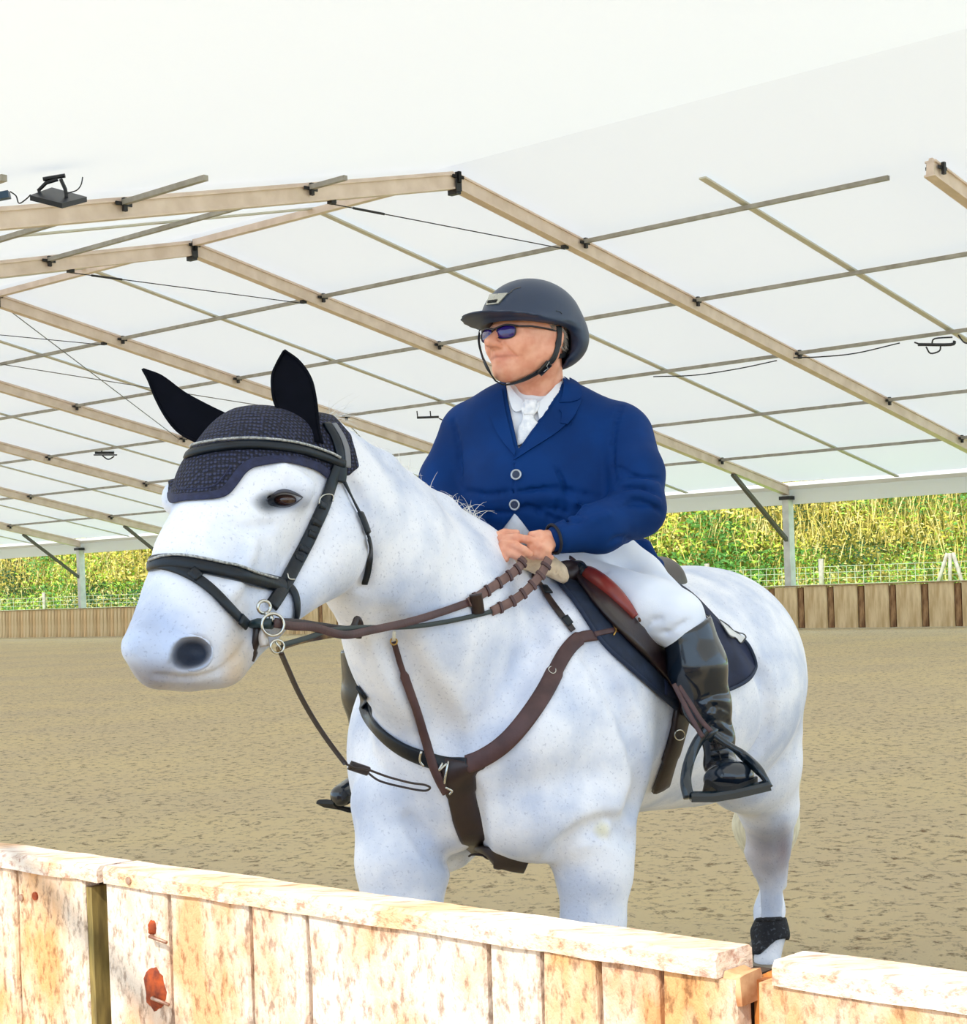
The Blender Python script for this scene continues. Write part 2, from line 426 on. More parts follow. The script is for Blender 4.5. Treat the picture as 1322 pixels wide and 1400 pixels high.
# ---- ground: sand with trampled relief, grass verge beyond
def ground_mat():
    m = bpy.data.materials.new('arena_sand'); m.use_nodes = True; N, L = m.node_tree.nodes, m.node_tree.links; b = N['Principled BSDF']; b.inputs['Roughness'].default_value = .95; b.inputs['Specular IOR Level'].default_value = .1
    tc = N.new('ShaderNodeTexCoord')
    def noise(sc, det, rot=.55, st=(1,1,1)):
        mp = N.new('ShaderNodeMapping'); mp.inputs['Scale'].default_value = st; L.new(tc.outputs['Object'], mp.inputs[0])
        n = N.new('ShaderNodeTexNoise'); n.inputs['Scale'].default_value = sc; n.inputs['Detail'].default_value = det; n.inputs['Roughness'].default_value = rot; L.new(mp.outputs[0], n.inputs[0]); return n
    n1 = noise(15, 9, .74, (1,1,1)); n2 = noise(.35, 4, .6); n3 = noise(55, 5, .7)
    r1 = N.new('ShaderNodeValToRGB'); e = r1.color_ramp.elements; e[0].position = .35; e[0].color = lin((156,126,92))+(1,); e[1].position = .48; e[1].color = lin((254,230,184))+(1,)
    L.new(n1.outputs['Fac'], r1.inputs[0])
    r2 = N.new('ShaderNodeValToRGB'); e = r2.color_ramp.elements; e[0].position = .4; e[0].color = (.93,.93,.96,1); e[1].position = .6; e[1].color = (1,1,.97,1)
    L.new(n2.outputs['Fac'], r2.inputs[0])
    mx = N.new('ShaderNodeMix'); mx.data_type = 'RGBA'; mx.blend_type = 'MULTIPLY'; mx.inputs['Factor'].default_value = 1
    L.new(r1.outputs[0], mx.inputs['A']); L.new(r2.outputs[0], mx.inputs['B']); L.new(mx.outputs['Result'], b.inputs['Base Color'])
    ad = N.new('ShaderNodeMath'); ad.operation = 'MULTIPLY_ADD'; ad.inputs[1].default_value = .5; L.new(n3.outputs['Fac'], ad.inputs[0]); L.new(n1.outputs['Fac'], ad.inputs[2])
    bp = N.new('ShaderNodeBump'); bp.inputs['Distance'].default_value = .055; L.new(ad.outputs[0], bp.inputs['Height']); L.new(bp.outputs[0], b.inputs['Normal'])
    return m
M_sand = ground_mat()
# relief grid: fine near the horse, coarse far away
from mathutils import noise as mnoise
def sand_h(x, y):
    a = mnoise.fractal(Vector((x*1.6, y*3.2, 0)), 1.0, 2.0, 4)*.022
    f = max(0., 1-max(0, y-10)/25); return a*f - .02
bm = bmesh.new()
ys = list(np.arange(2.6, 12, .05)) + list(np.arange(12, 26, .2)) + list(np.arange(26, 100, 3.))
xs_ = np.linspace(-1, 1, 150)
rows = [[bm.verts.new((t*(1.8+.45*y), y, sand_h(t*(1.8+.45*y), y))) for t in xs_] for y in ys]
for i in range(len(rows)-1):
    for j in range(len(xs_)-1): bm.faces.new([rows[i][j], rows[i][j+1], rows[i+1][j+1], rows[i+1][j]])
floor_ = bmobj('floor', bm, M_sand, smooth=True); tag(floor_, 'trampled beige sand of the riding arena', kind='structure')
bm = bmesh.new()
q = [tent(-200, -60, -.06), tent(120, -60, -.06), tent(120, WD+.3, -.06), tent(-200, WD+.3, -.06)]
bm.faces.new([bm.verts.new(p) for p in q]); g = bmobj('floor_base', bm, M_sand); tag(g, 'sand ground beneath and around the arena', kind='structure'); g.name = 'floor_surround'
M_grass = mat('grass_ground', (166,214,92), .9, (208,236,128), 1.5, 6, bump=.05, bscale=8)
bm = bmesh.new(); bm.faces.new([bm.verts.new(p) for p in (tent(-260, WD+.2, .35), tent(160, WD+.2, .35), tent(160, WD+60, 1.2), tent(-260, WD+60, 1.2))])
g = bmobj('floor_verge', bm, M_grass); tag(g, 'bright green grass verge beyond the far kickboard', kind='structure')

# ---- far kickboard: boards and darker battens, each a part
M_fb = [mat('far_board_%s' % n, a, .8, b, 3, 6, stretch=(3,3,.5), bump=.004, bscale=12) for n, a, b in (('pale',(236,212,172),(200,170,126)),('tan',(222,194,150),(176,142,100)),('warm',(238,206,158),(196,158,112)))]
M_bat = mat('far_batten', (176,138,98), .85, (112,76,50), 5, 5, stretch=(3,3,.6))
wb_ = thing('wall_back', 'weathered vertical-board kickboard along the far side of the arena', None, tent(frame_u(4), WD-.5, 0), kind='structure')
u = frame_u(9); i = 0; shared = {}
PW = .93
while u < frame_u(1)+6:
    h = KB + random.uniform(-.012,.012); key = i % 6
    if u < frame_u(5): n, wd_ = 4, PW/4        # narrower planks in the left part
    else: n, wd_ = 1, PW*.80
    for q in range(n):
        uu = u + (q+.5)*PW/n if n > 1 else u+PW*.42
        k = (n, (i*3+q) % 6)
        if k not in shared:
            bmm = bmesh.new(); bar(bmm, (-wd_/2*.95,0,KB/2), (wd_/2*.95,0,KB/2), .05, KB)
            me = bpy.data.meshes.new('board'); bmesh.ops.recalc_face_normals(bmm, faces=bmm.faces); bmm.to_mesh(me); bmm.free(); me.materials.append(M_fb[(k[1]*7) % 3]); shared[k] = me
        o = bpy.data.objects.new('board', shared[k]); COL.objects.link(o); o.parent = wb_
        p = tent(uu, WD-.5+random.uniform(-.01,.01), 0); o.location = Vector(p)-wb_.location; o.rotation_euler = (0,0,-YAW); o.scale = (1,1,h/KB)
    if n == 1:
        if 'bat' not in shared:
            bmm = bmesh.new(); bar(bmm, (-.075,0,KB/2), (.075,0,KB/2), .07, KB-.03)
            me = bpy.data.meshes.new('batten'); bmesh.ops.recalc_face_normals(bmm, faces=bmm.faces); bmm.to_mesh(me); bmm.free(); me.materials.append(M_bat); shared['bat'] = me
        o = bpy.data.objects.new('batten', shared['bat']); COL.objects.link(o); o.parent = wb_
        p = tent(u+PW*.915, WD-.5+.03, 0); o.location = Vector(p)-wb_.location; o.rotation_euler = (0,0,-YAW)
    u += PW; i += 1
bm = bmesh.new(); bar(bm, tent(frame_u(9), WD-.44, KB*.5-.02), tent(frame_u(1)+6, WD-.44, KB*.5-.02), .04, KB-.05)
part('backing_rail', bm, M_bat, wb_)
bm = bmesh.new(); bar(bm, tent(frame_u(9), WD-.5, KB+.02), tent(frame_u(1)+6, WD-.5, KB+.02), .12, .035)
part('cap_rail', bm, mat('far_cap', (176,150,112), .8, (140,112,80), 4), wb_)
# ================================================================== HORSE
FW = np.array([-.63,-.77,0]); FW /= np.linalg.norm(FW); LT = np.array([.77,-.63,0]); LT /= np.linalg.norm(LT); UP = np.array([0,0,1.])
def pr(r, d): return r/F*d
def C(f, a, b, k=.05, op='add', flat=None, s=1.0):
    """a, b = (px, py, depth, radius in px)"""
    f.cap(at(*a[:3]), at(*b[:3]), pr(a[3],a[2])*s, pr(b[3],b[2])*s, k, op, flat)
def E(f, c, r, k=.05, op='add', ax=None):
    f.ell(at(*c), [pr(q, c[2]) for q in r], ax if ax is not None else (CM[:,0], CM[:,2], CM[:,1]), k, op)
def trace(f, x, y, d0, d1, n=400):
    ds = np.linspace(d0, d1, n); P = np.array([at(x, y, d) for d in ds]); prev = None
    ix = [np.interp(P[:,i], a, np.arange(len(a))) for i, a in enumerate((f.xs,f.ys,f.zs))]
    i0 = [np.clip(np.floor(q).astype(int), 0, s-2) for q, s in zip(ix, f.v.shape)]; t = [q-i for q, i in zip(ix, i0)]
    val = 0
    for a in (0,1):
        for b in (0,1):
            for c in (0,1):
                val = val + f.v[i0[0]+a, i0[1]+b, i0[2]+c]*(t[0] if a else 1-t[0])*(t[1] if b else 1-t[1])*(t[2] if c else 1-t[2])
    w_ = np.where(val < 0)[0]
    return ds[w_[0]] if len(w_) else None
def groove(f, px, r, k=.02, op='sub', lift=0., d0=3.5, d1=7.5, prof=None):
    """shallow crease (or ridge) following photo pixels on the surface; lift>0 moves the tool towards the camera"""
    pts = spline([(x, y) for x, y in px], 3); q = []
    for x, y in pts:
        d = trace(f, x, y, d0, d1)
        if d is not None: q.append((x, y, d-lift))
    for i in range(len(q)-1):
        ra = r if prof is None else r*prof(i/max(1,len(q)-1)); C(f, q[i]+(ra/q[i][2]*F,), q[i+1]+(ra/q[i][2]*F,), k, op)
H = Field(axis(-1.0, None, (-.25,.0062), (1.75,.0095)), axis(3.55, None, (4.62,.0062), (7.5,.0105)), axis(-.02, None, (1.12,.0095), (2.12,.0062)))
NF = (LT, .66)
# barrel, quarters
C(H, (745,955,5.35,165), (930,945,6.05,158), .08)
E(H, (962,925,6.25), (138,139,150), .10)
C(H, (860,900,5.9,120), (962,900,6.3,120), .08)
E(H, (925,860,6.3), (80,72,90), .08)
# shoulders and chest
E(H, (592,1030,5.28), (118,165,110), .09)
E(H, (765,990,5.12), (122,180,115), .09)
E(H, (655,1025,5.02), (135,140,100), .09)
E(H, (800,1040,5.12), (85,110,95), .06)
C(H, (600,1000,5.0,80), (715,1000,4.95,85), .08)
E(H, (565,1085,5.08), (78,75,70), .05)
E(H, (735,1110,4.95), (95,70,70), .05)
# neck
C(H, (655,935,5.14,150), (592,850,4.90,132), .08, flat=NF, s=1.09)
C(H, (592,850,4.90,132), (530,765,4.68,100), .06, flat=NF, s=1.09)
C(H, (530,765,4.68,100), (464,700,4.50,86), .05, flat=NF, s=1.09)
C(H, (464,700,4.50,86), (447,655,4.42,62), .05, flat=NF, s=1.09)
C(H, (735,860,5.3,85), (640,800,5.05,85), .08, flat=NF)
# crest line
C(H, (700,782,5.15,22), (600,700,4.90,20), .05); C(H, (600,700,4.9,20), (520,640,4.65,18), .05); C(H, (520,640,4.65,18), (452,592,4.46,16), .05)
# forelegs
def leg(f, pts, k=.03, flat=None):
    for a, b in zip(pts, pts[1:]): C(f, a, b, k, flat=flat)
leg(H, [(800,1110,5.02,72),(812,1190,5.0,50),(811,1262,4.99,41),(808,1345,4.99,31),(806,1385,4.99,33),(806,1410,4.99,24),(805,1465,5.0,19),(803,1482,5.0,25),(797,1500,4.97,23)], .045)
leg(H, [(560,1110,5.06,80),(551,1180,5.0,62),(550,1250,4.97,50),(546,1345,4.97,33),(545,1385,4.97,34),(545,1410,4.97,25),(544,1465,4.98,19),(542,1482,4.98,25),(536,1502,4.94,23)], .045)
E(H, (838,1150,5.05), (28,40,35), .04)
# hind leg in view (near side)
leg(H, [(1000,965,6.30,96),(1030,1040,6.32,62),(1050,1100,6.40,37),(1052,1140,6.47,30)], .07)
C(H, (1010,1010,6.3,80), (1015,1060,6.25,50), .06)
leg(H, [(1052,1140,6.47,30),(1050,1165,6.5,29),(1054,1195,6.51,19),(1055,1235,6.5,13),(1055,1258,6.49,13),(1053,1276,6.47,20),(1052,1293,6.44,16),(1049,1312,6.40,19)], .025)
C(H, (1073,1150,6.56,8), (1068,1210,6.54,8), .02)      # point of hock and tendon
C(H, (1026,1165,6.47,9), (1038,1195,6.48,8), .02)
# far hind leg, one step behind
leg(H, [(985,950,6.6,80),(1010,1040,6.8,50),(1048,1090,6.92,31),(1055,1135,6.98,25),(1054,1170,7.0,15),(1054,1225,7.0,12),(1052,1245,6.98,18),(1048,1275,6.93,17)], .05)
# head
HF = (LT, .86)
C(H, (262,872,4.00,68), (292,778,4.12,80), .05, flat=HF, s=1.04)
C(H, (292,778,4.12,80), (335,690,4.27,92), .05, flat=HF, s=1.04)
C(H, (335,690,4.27,92), (357,650,4.34,86), .05, flat=HF, s=1.04)
C(H, (357,650,4.34,86), (412,625,4.42,60), .05)
E(H, (436,742,4.40), (70,72,80), .035)
C(H, (430,770,4.36,52), (350,845,4.12,36), .045)
C(H, (222,818,4.06,28), (200,868,3.95,26), .04); C(H, (392,704,4.33,50), (404,770,4.33,50), .05)
C(H, (350,845,4.12,36), (312,903,4.02,30), .04)
E(H, (236,893,3.97), (62,46,60), .03)
C(H, (192,885,3.90,26), (215,912,3.92,24), .03)
C(H, (215,912,3.94,25), (300,912,4.0,26), .03)
E(H, (262,893,3.97), (36,34,36), .04)
E(H, (240,682,4.28), (19,24,26), .02)                  # far eye bulge
# details on the near side of the head
d = trace(H, 388, 668, 3.6, 4.8)
E(H, (385,672,d+.035), (44,30,24), .03); 
C(H, (352,662,d+.02,7), (385,648,d+.012,8), .03); C(H, (385,648,d+.012,8), (420,664,d+.04,6), .03)
d = trace(H, 387, 684, 3.6, 4.8)
E(H, (388,684,d-.004), (25,10,20), .010, 'sub'); E(H, (366,686,d+.004), (9,6,12), .010, 'sub')
groove(H, [(345,745),(325,790),(312,815)], .012, .025, 'add', lift=-.004, d1=5)      # facial crest
groove(H, [(300,712),(330,722),(372,718)], .006, .02, 'sub', lift=.002, d1=5)
d = trace(H, 262, 893, 3.6, 4.6)
E(H, (262,893,d-.012), (32,27,16), .02); E(H, (264,892,d-.0), (26,21,40), .014, 'sub'); E(H, (250,902,d+.0), (14,12,24), .014, 'sub')
groove(H, [(212,922),(250,927),(290,921),(318,902),(334,880)], .0035, .012, 'sub', lift=0, d1=5)
groove(H, [(498,800),(508,750),(500,700),(480,660)], .010, .035, 'sub', lift=.004, d1=5.2)
# muscle lines
groove(H, [(530,850),(560,920),(600,985),(620,1030)], .02, .07, 'sub', lift=.006)
groove(H, [(640,1075),(646,1120),(655,1170)], .014, .05, 'sub', lift=0)
groove(H, [(560,1120),(590,1165),(625,1180)], .010, .04, 'sub', lift=0)
groove(H, [(750,1185),(780,1150),(830,1130),(862,1150)], .012, .05, 'sub', lift=.002)
groove(H, [(790,860),(850,960),(880,1060),(862,1120)], .015, .06, 'sub', lift=.006)
groove(H, [(735,880),(690,960),(650,1010)], .015, .06, 'sub', lift=.006)
groove(H, [(1000,870),(1045,930),(1050,1000),(1010,1060)], .012, .06, 'sub', lift=.006)
E(H, (823,1134,trace(H,823,1134,4,6)), (14,12,12), .015)
H.plane((0,0,.01), (0,0,-1), .01, (-2,3,-1), (3,8,.1))

def near_px(P, x, y, rx, ry, soft=.4):
    """weight by viewing direction on the near surface -- used once, to find the spots of real pigment on the coat"""
    v = (P-np.array([0,0,CZ])) @ CM; X = CX+F*v[:,0]/v[:,1]; Y = CY-F*v[:,2]/v[:,1]
    q = np.sqrt(((X-x)/rx)**2+((Y-y)/ry)**2); return np.clip((1+soft-q)/(2*soft), 0, 1)
def ball(P, c, r, soft=.4):
    q = np.linalg.norm((P-np.array(c))/np.array(r), axis=1); return np.clip((1+soft-q)/(2*soft), 0, 1)
def spot(P, x, y, d, r, soft=.5):
    return ball(P, at(x,y,d), [pr(q, d) for q in r], soft)
EYE = at(388, 683, trace(H, 372, 700, 3.6, 4.8)); NOS = trace(H, 235, 893, 3.6, 4.6)
def horse_tint(P):
    c = np.ones((len(P),3))
    def mixc(w_, col): 
        c[:] = c*(1-w_[:,None]) + np.array(lin(col))/.85*w_[:,None]
    mixc(spot(P, 245, 915, 3.95, (75,32,90), .5)*.55, (176,170,168))      # grey-pink muzzle skin
    mixc(spot(P, 205, 925, 3.9, (26,16,60), .5)*.6, (150,138,130))
    mixc(spot(P, 325, 900, 4.0, (22,28,70), .5)*.5, (205,180,140))
    q = (P-np.array([0,0,CZ])) @ CM; front = (q[:,1] < 4.45)*1.
    mixc(near_px(P, 208, 922, 44, 15, .6)*front*.5, (170,150,134)); mixc(near_px(P, 322, 905, 16, 30, .6)*front*.6, (206,176,134)); mixc(near_px(P, 262, 938, 60, 8, .8)*front*.4, (150,140,136))
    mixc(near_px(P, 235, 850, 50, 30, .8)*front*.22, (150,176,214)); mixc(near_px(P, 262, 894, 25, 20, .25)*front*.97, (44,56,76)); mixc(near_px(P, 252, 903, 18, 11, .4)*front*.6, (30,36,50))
    mixc(near_px(P, 383, 686, 29, 11, .55)*front*.92, (42,48,62)); mixc(near_px(P, 366, 688, 13, 12, .6)*front*.85, (36,48,60)); mixc(near_px(P, 396, 672, 18, 5, .8)*front*.35, (120,124,140))
    mixc(spot(P, 1050, 1165, 6.5, (34,50,60), .6)*.55, (160,138,128))      # hock
    hk = ((q0 := (P-np.array([0,0,CZ])) @ CM)[:,1] > 6.25)*1.; mixc(near_px(P, 1046, 1158, 26, 34, .7)*hk*.5, (150,126,116)); mixc(near_px(P, 1072, 1160, 8, 26, .8)*hk*.5, (140,96,80)); mixc(near_px(P, 1040, 1070, 40, 26, .8)*hk*.3, (176,164,158))
    mixc(spot(P, 1050, 1300, 6.45, (40,30,60), .5)*.5, (190,182,172))
    for x, y, r in ((823,1134,10),):
        mixc(spot(P, x, y, trace(H,x,y,4,6), (r,r,r), .5)*.7, (236,226,178))
    return np.clip(c, 0, 1)
M_coat = mat('white_coat', (236,238,248), .62, (192,202,226), 5.0, 8, bump=.0016, bscale=90, attr='tint', ramp=(.40,.64), sheen=.15)
n_ = M_coat.node_tree; N, L = n_.nodes, n_.links      # fine grey flecks of the flea-bitten coat
tc = N.new('ShaderNodeTexCoord'); nz = N.new('ShaderNodeTexNoise'); nz.inputs['Scale'].default_value = 130; nz.inputs['Detail'].default_value = 3
rp = N.new('ShaderNodeValToRGB'); rp.color_ramp.elements[0].position = .30; rp.color_ramp.elements[0].color = (.70,.71,.76,1); rp.color_ramp.elements[1].position = .40; rp.color_ramp.elements[1].color = (1,1,1,1)
mx = N.new('ShaderNodeMix'); mx.data_type = 'RGBA'; mx.blend_type = 'MULTIPLY'; mx.inputs['Factor'].default_value = .8
b_ = N['Principled BSDF']; src = b_.inputs['Base Color'].links[0].from_socket
L.new(tc.outputs['Object'], nz.inputs[0]); L.new(nz.outputs['Fac'], rp.inputs[0]); L.new(src, mx.inputs['A']); L.new(rp.outputs[0], mx.inputs['B']); L.new(mx.outputs['Result'], b_.inputs['Base Color'])

hb = at(800, 1330, 5.7); hb[2] = 0
horse = thing('horse', 'white-grey horse standing in tack with a rider on its back, head turned left', 'horse', hb)
body, HP_, HQ_ = H.mesh('body', M_coat, horse, horse_tint)
del H.v
BV_H = bvh_of(HP_, HQ_)
# eyeball with lids
M_eye = mat('eye_brown', (52,28,24), .08, coat=.6); M_lid = mat('eyelid_dark', (66,68,80), .5)
p, n = hit(BV_H, 388, 683, 0)
bm = bmesh.new(); bmesh.ops.create_uvsphere(bm, u_segments=24, v_segments=16, radius=.021)
bmesh.ops.scale(bm, vec=(1.35,1,.72), verts=bm.verts); bmesh.ops.translate(bm, vec=p+Vector((.004,-.004,-.001)), verts=bm.verts)
part('eye', bm, M_eye, horse, True, 'dark brown eye under a grey lid')
bm = bmesh.new()
for pts, r in (([(364,684),(374,675),(388,671),(402,674),(414,680)], .0050), ([(366,688),(378,693),(392,693),(404,688),(413,681)], .0026)):
    pp, nn = strap_path(BV_H, pts, 5, .001, 2); tube(bm, pp, [r*(.35+.65*math.sin(PI*i/(len(pp)-1))) for i in range(len(pp))], 8)
part('eyelid', bm, M_lid, horse, True)
# hooves
M_hoof = mat('hoof', (120,108,96), .5, (150,138,122), 20)
for (x, y, d) in ((796,1500,4.96),(535,1502,4.93),(1047,1322,6.38),(1046,1283,6.90)):
    c = at(x,y,d); c[2] = 0; bm = bmesh.new(); rings = []
    for z, r, s in ((0.0,.068,.02),(.02,.066,.014),(.06,.055,0),(.085,.050,-.01)):
        rings.append([bm.verts.new(Vector(c)+Vector(FW)*(s+math.cos(a)*r*1.1)+Vector(LT)*math.sin(a)*r+Vector((0,0,z))) for a in np.linspace(0,2*PI,20,endpoint=False)])
    for A_, B_ in zip(rings, rings[1:]):
        for k in range(20): bm.faces.new([A_[k], A_[(k+1)%20], B_[(k+1)%20], B_[k]])
    bm.faces.new(rings[0][::-1]); bm.faces.new(rings[-1]); part('hoof', bm, M_hoof, horse, True)
# mane, forelock wisps and tail: strands grown into single meshes
M_hair = mat('hair_white', (238,236,232), .5, (214,210,204), 20); M_tail = mat('tail_cream', (232,224,196), .6, (206,196,168), 12, stretch=(6,6,1))
def strand(bm, p0, d0, ln, r, g=.5, n=5, jit=.15):
    p = Vector(p0); d = Vector(d0).normalized(); pts = [p.copy()]
    for i in range(n): d = (d + Vector((random.uniform(-jit,jit), random.uniform(-jit,jit), -g/n+random.uniform(-jit,jit)*.5))).normalized(); p = p + d*(ln/n); pts.append(p.copy())
    tube(bm, pts, [r*(1-.8*i/n) for i in range(n+1)], 3)
bm = bmesh.new()
crest = spline([(448,590,4.46),(480,604,4.56),(520,634,4.67),(560,664,4.80),(600,694,4.92),(635,722,5.0),(655,742,5.05)], 16)
for q in crest:
    top = at(*q)
    for _ in range(5):
        h = BV_H.ray_cast(Vector(top)+Vector((random.uniform(-.01,.01),random.uniform(-.01,.01),.2)), Vector((0,0,-1)))
        if h[0] is None: continue
        far = q[0] > 540
        strand(bm, h[0]-Vector((0,0,.005)), (LT*random.uniform(-1.1,.1)+UP*random.uniform(.1,.8)+FW*random.uniform(-.9,.3)), random.uniform(.03,.085)*(1.15 if far else .8), .0011, 1.2)
o = part('mane', bm, M_hair, horse); o['kind'] = 'stuff'
bm = bmesh.new()
for _ in range(26):
    h = BV_H.ray_cast(Vector(at(446+random.uniform(-8,14), 585, 4.46+random.uniform(-.02,.02)))+Vector((0,0,.2)), Vector((0,0,-1)))
    if h[0] is not None: strand(bm, h[0], (.9+random.uniform(-.5,.3), random.uniform(-.3,.3), random.uniform(.05,.75)), random.uniform(.05,.11), .0009, .6)
o = part('forelock', bm, M_hair, horse); o['kind'] = 'stuff'
T = Field(axis(.8, None, (1.5,.012)), axis(6.1, None, (7.4,.012)), axis(.25, None, (1.5,.012)))
C(T, (1062,860,6.72,16), (1075,930,6.9,26), .03); C(T, (1075,930,6.9,26), (1060,1050,6.88,34), .03); C(T, (1060,1050,6.88,34), (1047,1130,6.86,44), .03); C(T, (1047,1130,6.86,44), (1050,1205,6.84,14), .03)
T.mesh('tail', M_tail, horse)
# ================================================================== RIDER
GZ = np.array([-.70,-.71,.0]); GZ /= np.linalg.norm(GZ); HL = np.array([.71,-.70,0]); HL /= np.linalg.norm(HL)
HC = at(722, 462, 5.35)
GT = GZ + .05*UP - .03*HL; GT /= np.linalg.norm(GT); HU = np.cross(HL, -GT); HU = HU*np.sign(HU[2]); HU /= np.linalg.norm(HU)
def hd(g, l, u): return HC + g*GT + l*HL + u*HU
HAX = (GT, HL, HU)
B = Field(axis(-.75, None, (-.10,.014), (.34,.0034), (.85,.013)), axis(4.82, None, (5.56,.0040), (6.0,.014)), axis(.35, None, (1.60,.014), (1.80,.004), (2.10,.011), (2.54,.0030)))
def hc(a, b, ra, rb, k=.015, op='add', flat=None): B.cap(hd(*a), hd(*b), ra, rb, k, op, flat)
def he(c, r, k=.02, op='add'): B.ell(hd(*c), r, HAX, k, op)
he((-.01,0,.035), (.125,.105,.125), .02)
he((.035,0,-.035), (.105,.092,.115), .03)
hc((.105,0,-.112), (.10,0,-.108), .028, .028, .03)
for s in (-1, 1):
    hc((.085,s*.025,-.112), (-.01,s*.078,-.055), .026, .034, .035)
    he((.085,s*.052,-.028), (.040,.034,.040), .03)
    hc((.118,s*.018,.018), (.098,s*.062,.014), .013, .012, .015)
    hc((.140,s*.017,-.042), (.152,s*.010,-.040), .0115, .010, .006)
hc((.124,0,.008), (.172,0,-.034), .011, .0155, .012); hc((.150,0,-.040),(.135,0,-.050), .010,.010,.01)
for s in (-1, 1): he((.128,s*.036,-.004), (.018,.022,.013), .012, 'sub')
hc((.112,-.042,-.072), (.130,0,-.066), .0065, .010, .008); hc((.112,.044,-.072), (.130,0,-.066), .0065, .010, .008)
hc((.110,-.034,-.086), (.126,0,-.085), .008, .0115, .010); hc((.110,.036,-.086), (.126,0,-.085), .008, .0115, .010)
hc((.126,-.043,-.086), (.146,-.002,-.0755), .0042, .0048, .004, 'sub'); hc((.122,.050,-.088), (.146,.002,-.0755), .0045, .0048, .004, 'sub')
0
for s in (-1, 1):                                          # folds from nose to mouth corner, nostrils
    hc((.140,s*.029,-.040), (.112,s*.058,-.080), .0035, .003, .008, 'sub'); hc((.124,s*.040,-.014),(.108,s*.062,-.022),.0035,.003,.006,'sub')
    hc((.160,s*.008,-.054), (.150,s*.013,-.054), .0050, .0045, .003, 'sub')
B.ell(hd(-.030,.102,-.004), (.020,.012,.036), (GT*.9+HL*.25,HL,HU), .008); B.ell(hd(-.024,.113,-.004), (.012,.006,.024), HAX, .005, 'sub'); he((-.028,.106,-.034), (.009,.008,.010), .006)
B.ell(hd(-.030,-.102,-.004), (.020,.012,.036), HAX, .008)
# neck, torso, limbs inside the clothes: one continuous figure
C(B, (735,492,5.40,33), (736,565,5.45,37), .03)
C(B, (715,508,5.34,8), (722,548,5.38,8), .02); C(B, (755,500,5.35,9), (732,555,5.38,7), .02)
C(B, (736,590,5.46,55), (728,690,5.42,60), .05); C(B, (690,580,5.5,36), (800,580,5.42,36), .05)
C(B, (728,690,5.42,60), (780,760,5.5,50), .05)
for a, b, c, r in (((850,600,5.38), (872,692,5.23), (772,737,5.03), 24), ((632,598,5.50), (606,690,5.42), (672,742,5.12), 22)):
    C(B, (735,585,5.45,30), a+(r,), .04); C(B, a+(r,), b+(r-4,), .03); C(B, b+(r-4,), c+(13,), .03)
for pts in (((825,790,5.5,30),(925,856,5.15,22),(965,955,5.14,18),(983,1010,5.15,10),(984,1040,5.15,10),(1000,1062,5.02,10)), ((730,790,5.6,32),(505,880,5.68,20),(501,940,5.73,18),(501,1040,5.79,12),(475,1086,5.67,9))):
    for p, q in zip(pts, pts[1:]): C(B, p, q, .02)
# hands: palm, knuckles, five separate fingers
def finger(pts, k=.006):
    for p, q in zip(pts, pts[1:]): C(B, p, q, k)
C(B, (655,741,5.12,12), (676,745,5.03,15), .01); C(B, (676,745,5.03,14), (690,746,5.00,13), .01)
finger([(686,737,4.99,7),(706,735,4.965,6.3),(722,738,4.955,5.8),(736,741,4.965,5.0)])
finger([(688,745,4.97,7),(706,747,4.945,6.3),(716,752,4.935,5.8),(724,757,4.94,5.2)])
finger([(682,752,4.97,6.6),(698,756,4.945,5.8),(706,760,4.94,5.3),(713,762,4.94,4.9)])
finger([(674,756,4.98,5.8),(684,761,4.95,4.8),(692,765,4.945,4.3)])
finger([(672,737,5.02,8),(690,729,5.02,6.2),(706,729,5.03,5.4)])
C(B, (768,737,5.03,13), (748,740,5.01,15), .01); C(B, (748,740,5.01,14), (736,742,5.0,13), .01)
finger([(745,735,4.985,6.5),(733,745,4.962,5.8),(731,757,4.965,5.2),(738,762,4.985,4.8)])
finger([(750,740,4.98,6.5),(742,748,4.958,5.8),(740,760,4.962,5.2),(746,763,4.985,4.8)])
finger([(754,745,4.985,6.0),(749,752,4.962,5.4),(748,761,4.97,4.9),(753,762,4.985,4.5)])
finger([(737,738,4.99,6.0),(726,748,4.965,5.3),(724,759,4.97,4.7),(729,762,4.985,4.5)])
finger([(752,733,5.0,6.5),(738,730,4.985,5.6),(726,731,4.985,5.0)])
groove(B, [(668,742),(675,744)], .001, .003, 'sub')
person = thing('person', 'seated rider in navy tailcoat, white breeches, dark helmet and mirrored sunglasses, holding reins', 'person', at(800,770,5.5))
def skin_tint(P):
    c = np.ones((len(P),3)); q = (P-HC) @ np.array(HAX).T
    def mixc(w_, col): c[:] = c*(1-w_[:,None]) + np.array(col)*w_[:,None]
    def hb_(g,l,u,r,s=.5): return np.clip((1+s-np.linalg.norm((q-np.array((g,l,u)))/np.array(r),axis=1))/(2*s),0,1)
    mixc(hb_(.13,0,-.077,(.03,.050,.014))*.55, (.86,.60,.58)); mixc(hb_(.13,0,-.0755,(.04,.055,.004),.6)*.6,(.5,.3,.3)); mixc(hb_(.15,0,-.035,(.025,.025,.025))*.3, (1,.78,.70))
    for s in (-1,1): mixc(hb_(.09,s*.06,-.03,(.03,.03,.03))*.2, (1,.78,.72))
    mixc(hb_(.10,0,-.11,(.04,.07,.04))*.25, (.86,.84,.84))
    mixc(hb_(-.05,.09,-.03,(.05,.03,.06),.3)*.0, (.7,.7,.7))
    return c
M_skin = mat('skin', (236,174,146), .5, (222,150,122), 30, 4, bump=.0006, bscale=160, attr='tint', sss=.08)
_, BP_, BQ_ = B.mesh('body', M_skin, person, skin_tint); BV_B = bvh_of(BP_, BQ_)
